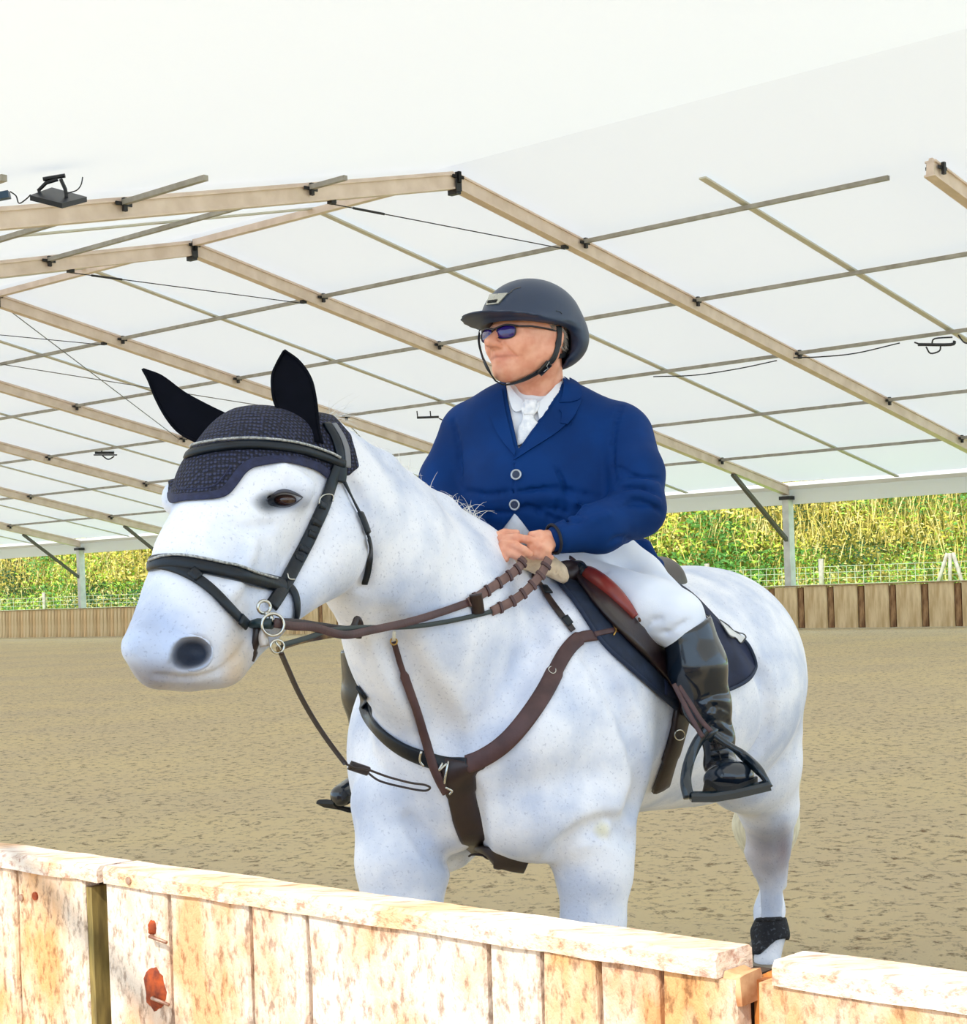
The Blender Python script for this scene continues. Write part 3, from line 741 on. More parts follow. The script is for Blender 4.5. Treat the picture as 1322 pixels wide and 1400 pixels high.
# short grey hair below the helmet
M_grey = mat('hair_grey', (168,160,152), .7, (120,112,106), 60)
bm = bmesh.new()
for _ in range(420):
    s = 1 if random.random() < .75 else -1
    g, u = random.uniform(-.10,.035), random.uniform(-.055,.05)
    if g > -.045 and u < .02: continue
    h = BV_B.find_nearest(Vector(hd(g, s*.13, u)))
    strand(bm, h[0], tuple(-GT*.6-HU*.9+HL*s*.25), random.uniform(.012,.026), .0011, .1, 3, .2)
o = part('hair', bm, M_grey, person); o['kind'] = 'stuff'

# ---- jacket
J = Field(axis(-.42, None, (-.02,.0075), (.30,.0042), (.72,.0075)), axis(4.9, None, (5.95,.007)), axis(1.48, None, (1.85,.007), (2.34,.0042)))
E(J, (732,600,5.45), (112,86,66), .05); E(J, (728,672,5.42), (104,94,88), .05); E(J, (775,712,5.44), (92,52,84), .05); C(J, (800,620,5.40,56), (808,690,5.36,56), .05); C(J, (672,620,5.46,40), (672,680,5.42,38), .05)
C(J, (650,590,5.50,34), (838,592,5.38,38), .05)
C(J, (735,552,5.47,36), (842,578,5.40,26), .04); C(J, (728,552,5.47,34), (640,578,5.50,24), .04)
C(J, (735,532,5.46,38), (735,560,5.47,44), .03)
C(J, (852,598,5.36,42), (870,648,5.26,37), .04); C(J, (870,648,5.26,37), (871,695,5.20,38), .03)
C(J, (871,697,5.20,37), (820,722,5.10,33), .03); C(J, (820,722,5.10,33), (768,735,5.02,22), .03)
C(J, (636,596,5.50,36), (608,655,5.46,33), .04); C(J, (608,655,5.46,33), (606,692,5.40,32), .03)
C(J, (606,692,5.40,30), (668,741,5.11,17), .03)
C(J, (820,745,5.50,48), (868,778,5.62,28), .04)
C(J, (880,748,5.50,12), (899,772,5.46,6), .03); C(J, (850,762,5.56,26), (896,774,5.62,13), .03)
# creases
for px, r in (([(848,640),(868,652),(900,655)],.004),([(846,668),(872,668),(900,676)],.005),([(862,682),(884,686),(904,700)],.004),([(835,700),(858,690),(880,690)],.004),
              ([(850,556),(842,580),(838,620),(842,660)],.0035),([(620,575),(628,610),(632,650)],.0035),([(700,700),(650,702),(635,690)],.004),
              ([(710,672),(760,668),(820,680)],.004),([(712,694),(760,696),(800,706)],.004),([(720,690),(765,712),(800,712)],.005),([(640,672),(670,676),(700,672)],.003),
              ([(835,740),(850,735),(868,744)],.004),([(760,640),(770,660),(775,690)],.002)):
    groove(J, px, r, .014, 'sub', lift=.0)
for px, r in (([(850,662),(872,660),(898,664)],.004),([(850,678),(875,676),(900,686)],.004),([(715,683),(760,680),(800,692)],.004),([(850,690),(830,704),(800,716)],.005)):
    groove(J, px, r, .02, 'add', lift=-.001)
groove(J, [(703,630),(703,660),(702,700)], .0022, .003, 'sub')
def wedge(f, poly, d0, d1, k=.004):
    """cut a prism through the front of the garment"""
    pts = [at(x, y, d0) for x, y in poly]; lo = np.min([at(x,y,d) for x,y in poly for d in (d0,d1)],0)-.05; hi = np.max([at(x,y,d) for x,y in poly for d in (d0,d1)],0)+.05
    bx = f.box(lo, hi); X, Y, Z = bx[1:]; d = None; cen = np.mean([at(x,y,(d0+d1)/2) for x,y in poly],0); eye = np.array([0,0,CZ])
    for i in range(len(pts)):
        a, b = pts[i], pts[(i+1)%len(pts)]; n = np.cross(a-eye, b-eye); n /= np.linalg.norm(n)
        if (cen-a)@n > 0: n = -n
        q = (X-a[0])*n[0]+(Y-a[1])*n[1]+(Z-a[2])*n[2]; d = q if d is None else np.maximum(d, q)
    n = CM[:,1]; p = at(700,600,d1); d = np.maximum(d, (X-p[0])*n[0]+(Y-p[1])*n[1]+(Z-p[2])*n[2])
    f.apply(bx, d.astype(np.float32), k, 'sub')
SH = Field(axis(-.2, None, (.35,.006)), axis(5.05, None, (5.7,.007)), axis(1.6, None, (2.34,.006)))
E(SH, (732,598,5.45), (102,80,59), .05); E(SH, (722,668,5.44), (78,76,76), .05); C(SH, (735,530,5.46,33), (735,560,5.47,40), .03); C(SH, (735,552,5.47,30), (790,578,5.42,20), .04); C(SH, (722,552,5.47,28), (670,578,5.48,18), .04); E(SH,(716,700,5.41),(52,52,74),.04)
groove(SH, [(702,715),(701,730)], .002, .004, 'sub')
wedge(J, [(690,505),(694,545),(709,614),(746,560),(778,500)], 4.9, 5.48)
wedge(J, [(704,702),(678,735),(674,750),(735,750),(730,735)], 5.05, 5.5)
J.cap(at(735,500,5.4), at(735,545,5.46), pr(36,5.4), pr(36,5.4), .006, 'sub')
wedge(J, [(740,730),(742,775),(700,775),(640,770),(650,745),(668,735)], 5.19, 5.6) if False else None
M_navy = mat('navy_cloth', (0,50,112), .7, (0,40,94), 6, 4, bump=.0004, bscale=500, spec=.15)
_, JP_, JQ_ = J.mesh('jacket', M_navy, person); BV_J = bvh_of(JP_, JQ_)
M_white = mat('white_cotton', (238,240,246), .7, (226,230,240), 12, 3, bump=.0006, bscale=120)
_, SP_, SQ_ = SH.mesh('shirt', M_white, person); BV_S = bvh_of(SP_, SQ_)

def ruled(bv, A, B_, nA=24, nB=10, off=.004, thick=.003, puff=0., fallback=None):
    """sheet between two outline curves given on the photo, wrapped on the surface bv; returns a closed bmesh"""
    def res(c, n):
        s = np.array(spline(c, 8)); L_ = np.r_[0, np.cumsum(np.linalg.norm(np.diff(s,axis=0),axis=1))]
        t = np.linspace(0, L_[-1], n); return np.stack([np.interp(t, L_, s[:,0]), np.interp(t, L_, s[:,1])], 1)
    a, b = res(A, nA), res(B_, nA); bm = bmesh.new(); top, bot = [], []; last = None
    for i in range(nA):
        rt, rb = [], []
        for j in range(nB):
            t = j/(nB-1); q = a[i]*(1-t)+b[i]*t; p, n = hit(bv, q[0], q[1], off)
            if p is None:
                dd = fallback or (out_depth([last], q) if last is not None else 5.); h = bv.find_nearest(Vector(at(q[0], q[1], dd))); p, n = h[0]+h[1]*off, h[1]
            last = p; th = thick + puff*math.sin(PI*t)*math.sin(PI*i/(nA-1))
            rt.append((p, n, th))
        top.append(rt)
    # smooth the sheet so it spans hollows like cloth
    P = np.array([[list(q[0]) for q in r] for r in top]); Nn = np.array([[list(q[1]) for q in r] for r in top])
    for _ in range(3):
        for M_ in (P, Nn):
            M2 = M_.copy(); M2[1:-1] = (M_[:-2]+2*M_[1:-1]+M_[2:])/4; M3 = M2.copy(); M3[:,1:-1] = (M2[:,:-2]+2*M2[:,1:-1]+M2[:,2:])/4; M_[:] = M3
    Nn /= np.linalg.norm(Nn, axis=2)[:,:,None]
    T_ = [[bm.verts.new(P[i][j]+Nn[i][j]*top[i][j][2]) for j in range(nB)] for i in range(nA)]
    U_ = [[bm.verts.new(P[i][j]) for j in range(nB)] for i in range(nA)]
    for i in range(nA-1):
        for j in range(nB-1):
            bm.faces.new([T_[i][j],T_[i+1][j],T_[i+1][j+1],T_[i][j+1]]); bm.faces.new([U_[i][j],U_[i][j+1],U_[i+1][j+1],U_[i+1][j]])
        bm.faces.new([T_[i][0],U_[i][0],U_[i+1][0],T_[i+1][0]]); bm.faces.new([T_[i][-1],T_[i+1][-1],U_[i+1][-1],U_[i][-1]])
    for j in range(nB-1):
        bm.faces.new([T_[0][j],T_[0][j+1],U_[0][j+1],U_[0][j]]); bm.faces.new([T_[-1][j],U_[-1][j],U_[-1][j+1],T_[-1][j+1]])
    return bm
JK = bpy.data.objects['jacket']; SHT = bpy.data.objects['shirt']
bm = ruled(BV_J, [(778,520),(754,558),(728,594),(708,624)], [(780,514),(797,538),(776,580),(703,630)], 30, 9, .003, .004)
part('lapel', bm, M_navy, JK, False)
bm = ruled(BV_J, [(776,553),(790,561),(786,570),(776,582)], [(764,562),(768,566),(768,572),(766,580)], 10, 5, .007, .004); part('lapel_point', bm, M_navy, JK)
bm = ruled(BV_J, [(776,512),(786,526),(797,547),(778,552)], [(770,522),(770,530),(768,542),(764,552)], 12, 6, .007, .004); part('collar', bm, M_navy, JK)
bm = ruled(BV_J, [(687,534),(691,560),(698,590),(705,618)], [(685,534),(668,556),(682,596),(704,624)], 24, 8, .003, .004); part('lapel', bm, M_navy, JK)
M_btn = mat('button_silver', (176,182,190), .3, metal=.7); M_btnd = mat('button_dark', (30,44,74), .4)
for x, y in ((706,649.5), (704,690)):
    p, n = hit(BV_J, x, y, .003); bm = bmesh.new(); n = Vector(n); a = n.orthogonal().normalized(); b = n.cross(a)
    tube(bm, [p+(a*math.cos(t)+b*math.sin(t))*.0145+n*.003 for t in np.linspace(0,2*PI,24,endpoint=False)], .0032, 8, True); bt = part('button', bm, M_btn, JK, True)
    bm = bmesh.new(); tube(bm, [p-n*.002, p+n*.004], .0135, 20); tube(bm, [p, p+n*.0055], .004, 10); part('button_centre', bm, M_btnd, bt)
# pocket flap, breast seam, sleeve emblem
for A_, B2 in (([(800,690),(825,694),(838,700)], [(798,697),(822,702),(836,708)]),): pass
p, n = hit(BV_J, 900, 614, .002)
if p is not None:
    pp = [hit(BV_J, 899.5+4.8*math.cos(t), 614+5.6*math.sin(t), .0025)[0] for t in np.linspace(.5, 5.6, 18)]; pp = [q for q in pp if q is not None]
    bm = bmesh.new(); tube(bm, pp, .0022, 6); part('sleeve_emblem', bm, mat('emblem_white', (220,224,232), .5), JK, True)
# cuffs (dark lining edge) of both sleeves
for c, d_, r in ((at(757,737,5.005), at(768,735,5.02)-at(750,739,5.0), .043), (at(664,740,5.10), at(655,735,5.13)-at(668,741,5.10), .036)):
    bm = bmesh.new(); d_ = Vector(d_).normalized(); a = d_.orthogonal().normalized(); b = d_.cross(a); c = Vector(c)
    tube(bm, [c+(a*math.cos(t)+b*math.sin(t))*r for t in np.linspace(0,2*PI,28,endpoint=False)], .005, 6, True); part('cuff', bm, mat('navy_dark', (8,16,34), .7), JK, True)
# shirt collar and tie
bm = ruled(BV_S, [(766,518),(756,534),(745,545),(733,556)], [(771,524),(766,540),(752,562),(738,578)], 16, 7, .010, .004); part('collar', bm, M_white, SHT)
bm = ruled(BV_S, [(694,525),(704,540),(714,549),(722,556)], [(694,534),(698,552),(704,566),(713,563)], 14, 7, .010, .004); part('collar', bm, M_white, SHT)
M_tie = mat('white_tie', (244,245,250), .5, (218,222,232), 70, 2, bump=.001, bscale=200)
bm = ruled(BV_S, [(716,552),(712,560),(716,572),(709,588),(708,612)], [(737,552),(737,562),(728,572),(738,584),(722,606)], 26, 8, .008, .008, .006); part('tie', bm, M_tie, person, True)
bm = ruled(BV_S, [(718,550),(717,570)], [(734,550),(730,570)], 8, 6, .016, .006, .006); part('tie_knot', bm, M_tie, bpy.data.objects['tie'], True)

# ---- breeches
Bb = Field(axis(-.5, None, (.8,.0085)), axis(4.95, None, (6.0,.0095)), axis(1.15, None, (1.78,.0075)))
C(Bb, (782,786,5.34,30), (885,832,5.16,44), .05); C(Bb, (868,800,5.46,44), (925,848,5.12,37), .05); C(Bb, (925,846,5.13,38), (938,868,5.12,30), .03)
C(Bb, (800,765,5.42,40), (860,795,5.45,42), .05); C(Bb, (740,765,5.46,44), (830,765,5.5,44), .05); C(Bb, (770,775,5.35,20), (800,790,5.35,30), .03)
C(Bb, (735,775,5.5,40), (600,840,5.64,34), .05); C(Bb, (600,840,5.64,34), (498,882,5.68,27), .04)
for px in ([(775,772),(800,776),(830,784)], [(780,784),(806,790),(836,802)], [(790,798),(820,810),(850,822)], [(905,866),(920,862),(940,848)], [(880,862),(890,850),(905,845)]): groove(Bb, px, .003, .014, 'sub')
M_bre = mat('white_breeches', (236,240,250), .55, (222,230,248), 5, 3, bump=.0006, bscale=300)
_, a_, b_2 = Bb.mesh('breeches', M_bre, person); BV_BR = bvh_of(a_, b_2)

# ---- riding boots
M_boot = mat('boot_leather', (12,22,34), .22, (20,32,46), 9, 4, bump=.0008, bscale=40, coat=.5); M_sole = mat('boot_sole', (16,16,18), .7)
K = Field(axis(.45, None, (.95,.0055)), axis(4.75, None, (5.4,.006)), axis(.85, None, (1.58,.0055)))
C(K, (938,850,5.12,35), (953,910,5.12,39), .03); C(K, (953,910,5.12,39), (967,965,5.13,31), .03); C(K, (967,965,5.13,31), (982,1008,5.14,19.5), .03); C(K, (982,1008,5.14,20.5), (984,1045,5.13,21), .03)
C(K, (984,1045,5.14,19), (1000,1060,4.97,27), .03, flat=(UP,.75)); C(K, (975,1066,5.0,14), (1012,1062,4.96,18), .02); C(K, (985,1060,5.2,15), (984,1072,5.2,14), .02)
for px in ([(957,958),(978,950),(996,948)], [(962,975),(980,965),(996,972)], [(966,990),(982,984),(1000,992)], [(968,1006),(984,1000),(1000,1008)], [(972,962),(982,975),(994,985)]): groove(K, px, .0035, .012, 'sub', lift=.002, d0=4.7, d1=5.3)
groove(K, [(962,1054),(985,1040),(1015,1042),(1032,1052)], .003, .006, 'sub', lift=.002)
K.plane(at(936,862,5.10), np.cross(at(905,876,5.08)-at(968,842,5.08), CM[:,1]+.35*CM[:,2]), .004) if False else None
# sloping topline
n_ = np.cross(at(968,842,5.12)-at(905,876,5.08), (CM[:,1]+.10*UP)); n_ = n_*np.sign(n_[2]); n_ /= np.linalg.norm(n_)
K.plane(at(937,859,5.10), n_, .004)
_, a_, b_2 = K.mesh('riding_boot', M_boot, person); BV_K = bvh_of(a_, b_2); BT = bpy.data.objects['riding_boot']
bm = bmesh.new()
for z0_, sc_ in ((0,1.),):
    bot = [(960,1080,5.0),(966,1064,4.93),(985,1073,4.89),(1010,1070,4.88),(1034,1062,4.93),(1030,1060,5.05),(1000,1070,5.25),(975,1078,5.22)]
pp = spline([at(*q) for q in bot+[bot[0]]], 5); cen = np.mean(pp, 0)
a1 = [bm.verts.new(Vector(q)+Vector((0,0,-.004))) for q in pp[:-1]]; a2 = [bm.verts.new(Vector(q)-Vector((0,0,.020))) for q in pp[:-1]]
bm.faces.new(a1); bm.faces.new(a2[::-1])
for i in range(len(a1)): bm.faces.new([a1[i], a2[i], a2[(i+1)%len(a1)], a1[(i+1)%len(a1)]])
part('sole', bm, M_sole, BT)
bm = bmesh.new()      # laces, back pull tab, ankle strap
for (a, b) in (((972,1018),(992,1014)),((972,1026),(994,1022)),((972,1034),(996,1030)),((978,1012),(986,1040))):
    pp, nn = strap_path(BV_K, [a, ((a[0]+b[0])/2,(a[1]+b[1])/2), b], 4, .002, 1); tube(bm, pp, .0022, 6)
part('lacing', bm, M_sole, BT, True)
bm = bmesh.new(); tube(bm, [at(966,846,5.12), at(964,839,5.12), at(970,842,5.12), at(972,852,5.12)], .004, 6); part('pull_tab', bm, M_boot, BT, True)
K2 = Field(axis(-.56, None, (-.25,.006)), axis(5.4, None, (5.98,.007)), axis(.78, None, (1.52,.006)))
C(K2, (497,888,5.70,32), (500,950,5.73,31), .03); C(K2, (500,950,5.73,31), (502,1020,5.78,19), .03); C(K2, (502,1020,5.78,19), (499,1055,5.78,19), .03); C(K2, (499,1068,5.76,18), (466,1088,5.62,15), .03)
K2.plane(at(497,880,5.7), (-.25,0,1), .004)
K2.mesh('riding_boot', M_boot, person)
bm = bmesh.new(); pts = [(444,1098),(452,1104),(470,1108),(500,1112)]
ribbon(bm, [at(x,y,5.62+.08*(i/3)) for i,(x,y) in enumerate(pts)], [UP]*4, .07, .014); part('sole', bm, M_sole, bpy.data.objects['riding_boot.001'])

# ---- helmet
M_hel = mat('helmet_shell', (42,58,84), .45, (36,50,74), 4, 3, bump=.0003, bscale=400, spec=.5); M_hin = mat('helmet_lining', (14,16,20), .85); M_hb = mat('helmet_gloss', (22,26,32), .25, coat=.4)
HE = Field(axis(-.2, None, (.5,.0045)), axis(4.9, None, (5.75,.0045)), axis(2.1, None, (2.62,.0045)))
HF_ = GT + .0*UP; HX = (HF_, HL, HU)
hcn = hd(-.018,.0,.045)
HE.ell(hcn, (.182,.148,.142), HX, .01)
HE.plane(hd(0,0,.030), -(HU + .00*GT), .01)                # lower rim of the dome
HE.ell(hd(-.105,.0,.004), (.108,.134,.098), HX, .03)       # rear bowl
# brim
HE.ell(hd(.062,-.004,.038), (.185,.150,.010), (HF_+.05*HU, HL, HU-.05*HF_), .018)
HE.ell(hd(-.02,0,.028), (.136,.114,.128), HX, .006, 'sub')
HE.ell(hd(-.02,0,-.02), (.13,.116,.10), HX, .008, 'sub')
HE.cap(hd(.05,0,-.03), hd(.05,0,-.08), .115, .135, .01, 'sub')
HE.cap(hd(-.048,.09,-.028), hd(-.048,.22,-.055), .050, .060, .012, 'sub'); HE.cap(hd(-.048,-.09,-.028), hd(-.048,-.22,-.055), .050, .060, .012, 'sub')
_, a_, b_2 = HE.mesh('riding_helmet', M_hel, person); BV_HE = bvh_of(a_, b_2); HEL = bpy.data.objects['riding_helmet']
M_sil = mat('vent_silver', (176,176,168), .25, metal=.7)
bm = ruled(BV_HE, [(671,404),(695,402)], [(666,418),(682,416)], 10, 8, .001, .005); part('vent_frame', bm, M_sil, HEL)
bm = ruled(BV_HE, [(669.5,412.5),(681.5,411)], [(668.5,415.5),(679.5,414.5)], 8, 4, .005, .003); part('vent_slot', bm, M_hin, HEL)
bm = bmesh.new(); pp, nn = strap_path(BV_HE, [(695,402),(702,396),(712,393)], 5, .0005, 1); tube(bm, pp, .0018, 6); pp, nn = strap_path(BV_HE, [(682,417),(692,404),(700,399)], 5, .0005, 1); tube(bm, pp, .0018, 6); part('vent_line', bm, M_hb, HEL)
bm = bmesh.new(); pp, nn = strap_path(BV_HE, [(760,425),(765,426),(768,429)], 4, .0005, 1); tube(bm, pp, .002, 6); part('side_mark', bm, M_hb, HEL)
# harness
def dstrap(name, pts, wd, m, parent, n=6, th=.003):
    pp = spline([np.array(p) for p in pts], n); nn = []
    for p in pp: h = BV_B.find_nearest(Vector(p)); v = Vector(p)-h[0]; nn.append(v.normalized() if v.length > .002 else h[1])
    bm = bmesh.new(); ribbon(bm, pp, nn, wd, th); return part(name, bm, m, parent, True)
def onb(x, y, off=.005, dd=5.3):
    p, n = hit(BV_B, x, y, off)
    if p is None: h = BV_B.find_nearest(Vector(at(x,y,dd))); p = h[0]+h[1]*off
    return np.array(p)
M_strap = mat('strap_black', (16,20,26), .6, (26,32,40), 30)
yj = onb(757,487)
dstrap('chin_strap', [at(764,446,5.29), onb(763,462), yj, onb(744,500), onb(728,511), onb(708,520), onb(690,523,.006), onb(678,518,.006)], .020, M_strap, HEL)
dstrap('rear_strap', [yj, onb(768,485,.01), at(783,478,5.36), at(793,470,5.42)], .015, M_strap, HEL)
dstrap('far_strap', [at(656,452,5.27), at(655,468,5.25), at(660,488,5.235), at(668,506,5.22), onb(679,519,.006)], .011, M_strap, HEL)
dstrap('strap_buckle', [onb(748,494,.012), onb(741,501,.012), onb(734,508,.012)], .030, mat('buckle_black', (10,11,13), .3), HEL, th=.006)
bm = bmesh.new(); tube(bm, [onb(746,492,.021), onb(742,497,.021), onb(744,499,.021), onb(738,503,.021)], .0012, 5); part('buckle_print', bm, mat('print_grey', (150,152,156), .5), HEL)
# ---- sunglasses
M_lens = mat('lens_violet', (26,14,84), .08, (40,20,110), 10, coat=.6); M_fr = mat('frame_dark', (36,34,40), .35)
SG = None
for (l, g, u, yaw_) in ((.040,.138,-.002,.28), (-.046,.136,-.002,-.28)):
    c = hd(g, l, u); nrm = GT*math.cos(yaw_)+HL*math.sin(yaw_); tan = np.cross(nrm, HU); upv_ = HU
    bm = bmesh.new(); R1 = []
    for k in range(28):
        a = 2*PI*k/28; ca, sa = math.cos(a), math.sin(a); ex = abs(ca)**.7*math.copysign(1,ca)*.034; ey = abs(sa)**.8*math.copysign(1,sa)*(.0215 if sa < 0 else .019)
        R1.append((ex, ey))
    cf = bm.verts.new(c+nrm*.005); cb = bm.verts.new(c-nrm*.001)
    ri = [bm.verts.new(c+tan*x*.6+upv_*y*.6+nrm*.0038) for x,y in R1]; ro = [bm.verts.new(c+tan*x+upv_*y) for x,y in R1]; rb = [bm.verts.new(c+tan*x+upv_*y-nrm*.002) for x,y in R1]
    for k in range(28):
        j = (k+1)%28; bm.faces.new([cf,ri[k],ri[j]]); bm.faces.new([ri[k],ro[k],ro[j],ri[j]]); bm.faces.new([ro[k],rb[k],rb[j],ro[j]]); bm.faces.new([cb,rb[j],rb[k]])
    if SG is None:
        bm0 = bmesh.new(); top = [hd(.118,.078,.012), hd(.135,.060,.016), hd(.143,.040,.018), hd(.150,.014,.012), hd(.152,0,.008), hd(.150,-.016,.012), hd(.140,-.046,.018), hd(.125,-.078,.014)]
        tube(bm0, spline(top, 4), .0028, 6)
        tube(bm0, [hd(.118,.078,.012), hd(.09,.102,.012), hd(.03,.106,.012), hd(-.02,.106,.010), hd(-.04,.108,-.004)], .0030, 6); tube(bm0, [hd(.125,-.078,.014), hd(.09,-.102,.012), hd(-.02,-.104,.010)], .003, 6)
        SG = part('sunglasses', bm0, M_fr, person, True)
    ln = part('lens', bm, M_lens, SG, True)
    bm = bmesh.new(); tube(bm, [c+tan*x*1.02+upv_*y*1.02 for x,y in R1], .0016, 6, True); part('rim', bm, M_fr, SG, True)
# ================================================================== TACK
M_blk = mat('leather_black', (7,15,24), .42, (14,26,38), 20, 3, bump=.0006, bscale=120, coat=.12, spec=.3)
M_brn = mat('leather_brown', (62,38,40), .5, (82,54,54), 14, 4, bump=.0006, bscale=120)
M_brd = mat('leather_dark_brown', (30,16,18), .45, (44,26,26), 14, 4, bump=.0005, bscale=90, coat=.15)
M_steel = mat('tack_steel', (196,194,186), .2, metal=.9); M_gold = mat('tack_brass', (190,150,80), .3, metal=.8)
M_pipe = mat('piping_silver', (190,192,192), .4, (120,124,128), 160, 1, metal=.3)
M_bon = mat('bonnet_knit', (34,38,66), .85, (22,26,50), 30, 2); M_edge = mat('bonnet_edge', (36,42,76), .8, (28,32,60), 60, 2, bump=.001, bscale=220)
# crochet relief: rows of small loops
n_ = M_bon.node_tree; N, L = n_.nodes, n_.links
tc = N.new('ShaderNodeTexCoord'); vo = N.new('ShaderNodeTexVoronoi'); vo.inputs['Scale'].default_value = 105; vo.inputs['Randomness'].default_value = .25
L.new(tc.outputs['Object'], vo.inputs['Vector']); bp = N.new('ShaderNodeBump'); bp.inputs['Distance'].default_value = .008; bp.inputs['Strength'].default_value = 1; bp.invert = True
L.new(vo.outputs['Distance'], bp.inputs['Height']); L.new(bp.outputs[0], N['Principled BSDF'].inputs['Normal'])
rp = N.new('ShaderNodeValToRGB'); rp.color_ramp.elements[0].position = .25; rp.color_ramp.elements[0].color = lin((56,62,96))+(1,); rp.color_ramp.elements[1].position = .52; rp.color_ramp.elements[1].color = lin((14,16,34))+(1,)
L.new(vo.outputs['Distance'], rp.inputs[0]); L.new(rp.outputs[0], N['Principled BSDF'].inputs['Base Color'])

def inpoly(X, Y, poly):
    r = np.zeros(len(X), bool); n = len(poly)
    for i in range(n):
        x1, y1 = poly[i]; x2, y2 = poly[(i+1)%n]; c = ((y1 > Y) != (y2 > Y)) & (X < (x2-x1)*(Y-y1)/((y2-y1) or 1e-9)+x1); r ^= c
    return r
def pix(P):
    v = (np.array(P)-np.array([0,0,CZ])) @ CM; return CX+F*v[:,0]/v[:,1], CY-F*v[:,2]/v[:,1], v[:,1]
def shell(name, P, Q, mask, off, thick, m, parent, it=6):
    """cloth skin lifted off the part of a surface given by mask, with smoothed hem and real thickness"""
    q = Q[mask[Q].all(axis=1)]; ids = np.unique(q); mp = np.full(len(P), -1); mp[ids] = np.arange(len(ids)); q = mp[q]; V = P[ids].copy()
    nr = np.zeros_like(V)
    for i in range(4):
        a, b, c = V[q[:,i]], V[q[:,(i+1)%4]], V[q[:,(i+3)%4]]; np.add.at(nr, q[:,i], np.cross(b-a, c-a))
    nr /= np.maximum(np.linalg.norm(nr, axis=1), 1e-9)[:,None]
    E_ = {}
    for f in q.tolist():
        for i in range(4): E_[(f[i], f[(i+1)%4])] = 1
    bd = [(a,b) for (a,b) in E_ if (b,a) not in E_]; nb = {}
    for a, b in bd: nb.setdefault(a, []).append(b); nb.setdefault(b, []).append(a)
    for _ in range(it):
        V2 = V.copy()
        for a, l in nb.items():
            if len(l) == 2: V2[a] = V[a]*.4 + (V[l[0]]+V[l[1]])*.3
        V = V2
    T_ = V+nr*(off+thick); U_ = V+nr*off; n = len(V)
    F_ = q.tolist() + (q[:,::-1]+n).tolist() + [[b, a, a+n, b+n] for a, b in bd]
    return rel(pydata(name, np.concatenate([T_, U_]), F_, m, parent, True))
# ---- ear bonnet
bon = thing('ear_bonnet', 'dark crocheted fly bonnet with two black ear covers on the horse head', 'bonnet', at(360,600,4.4))
X, Y, D = pix(HP_)
poly = [(228,634),(232,682),(252,684),(300,680),(318,664),(332,643),(352,633),(395,630),(430,638),(452,652),(474,652),(490,640),(478,596),(455,570),(430,540),(250,500),(200,600)]
mask = inpoly(X, Y, poly) & (HP_[:,2] > 1.6)
shell('crochet_cap', HP_, HQ_, mask, .003, .004, M_bon, bon)
pp, nn = strap_path(BV_H, [(233,641),(236,680),(254,682),(300,678),(317,663),(332,643),(352,633),(395,630),(430,638),(448,650)], 8, .007, 4)
bm = bmesh.new(); ribbon(bm, pp, nn, .024, .003); part('border_band', bm, M_edge, bon, True)
pp, nn = strap_path(BV_H, [(242,648),(246,668),(256,671),(290,668),(303,657),(316,640)], 8, .0075, 4)
bm = bmesh.new(); tube(bm, pp, .0022, 6); part('border_stitch', bm, M_edge, bon, True)
M_ear = mat('ear_fabric', (4,6,15), .85, (7,9,20), 20, spec=.1)
def ear(left, right, d0, d1, cup):
    """cupped leaf between two outline curves given base to tip"""
    a, b = spline(left, 6), spline(right, 6); n = min(len(a), len(b)); bm = bmesh.new(); G = []
    for i in range(n):
        t = i/(n-1); d = d0*(1-t)+d1*t; row = []
        for j in range(13):
            s = j/12; x = a[i][0]*(1-s)+b[i][0]*s; y = a[i][1]*(1-s)+b[i][1]*s; wpx = math.hypot(a[i][0]-b[i][0], a[i][1]-b[i][1])
            row.append((x, y, d + cup*pr(wpx, d)*(1-(2*s-1)**2)*(1-.5*t), pr(wpx,d)))
        G.append(row)
    T_ = [[bm.verts.new(at(x,y,d)) for x,y,d,w_ in r] for r in G]
    U_ = [[bm.verts.new(at(x,y,d+min(.012+.36*w_*(1-(2*j/12-1)**2), .09))) for j,(x,y,d,w_) in enumerate(r)] for r in G]
    for i in range(n-1):
        for j in range(12):
            bm.faces.new([T_[i][j],T_[i][j+1],T_[i+1][j+1],T_[i+1][j]]); bm.faces.new([U_[i][j],U_[i+1][j],U_[i+1][j+1],U_[i][j+1]])
        bm.faces.new([T_[i][0],T_[i+1][0],U_[i+1][0],U_[i][0]]); bm.faces.new([T_[i][-1],U_[i][-1],U_[i+1][-1],T_[i+1][-1]])
    for j in range(12): bm.faces.new([T_[0][j],U_[0][j],U_[0][j+1],T_[0][j+1]]); bm.faces.new([T_[-1][j],T_[-1][j+1],U_[-1][j+1],U_[-1][j]])
    return bm
part('ear_cover', ear([(272,606),(246,592),(228,572),(213,545),(203,520),(195,505)], [(332,575),(310,565),(283,552),(252,535),(222,513),(196,503)], 4.36, 4.44, .10), M_ear, bon, True)
part('ear_cover', ear([(392,598),(384,570),(374,545),(372,515),(379,496),(388,480)], [(441,606),(436,585),(432,548),(425,518),(409,494),(389,479)], 4.27, 4.40, .16), M_ear, bon, True)
for pts, d0, d1 in (([(272,606),(246,592),(228,572),(213,545),(203,520),(195,505)],4.36,4.44), ([(392,598),(384,570),(374,545),(372,515),(379,496),(388,480)],4.27,4.40), ([(441,606),(436,585),(432,548),(425,518),(409,494),(389,479)],4.27,4.40)):
    sp = spline(pts, 5); bm = bmesh.new(); tube(bm, [at(x,y,d0+(d1-d0)*i/len(sp)) for i,(x,y) in enumerate(sp)], .0035, 6); part('ear_piping', bm, M_ear, bon, True)

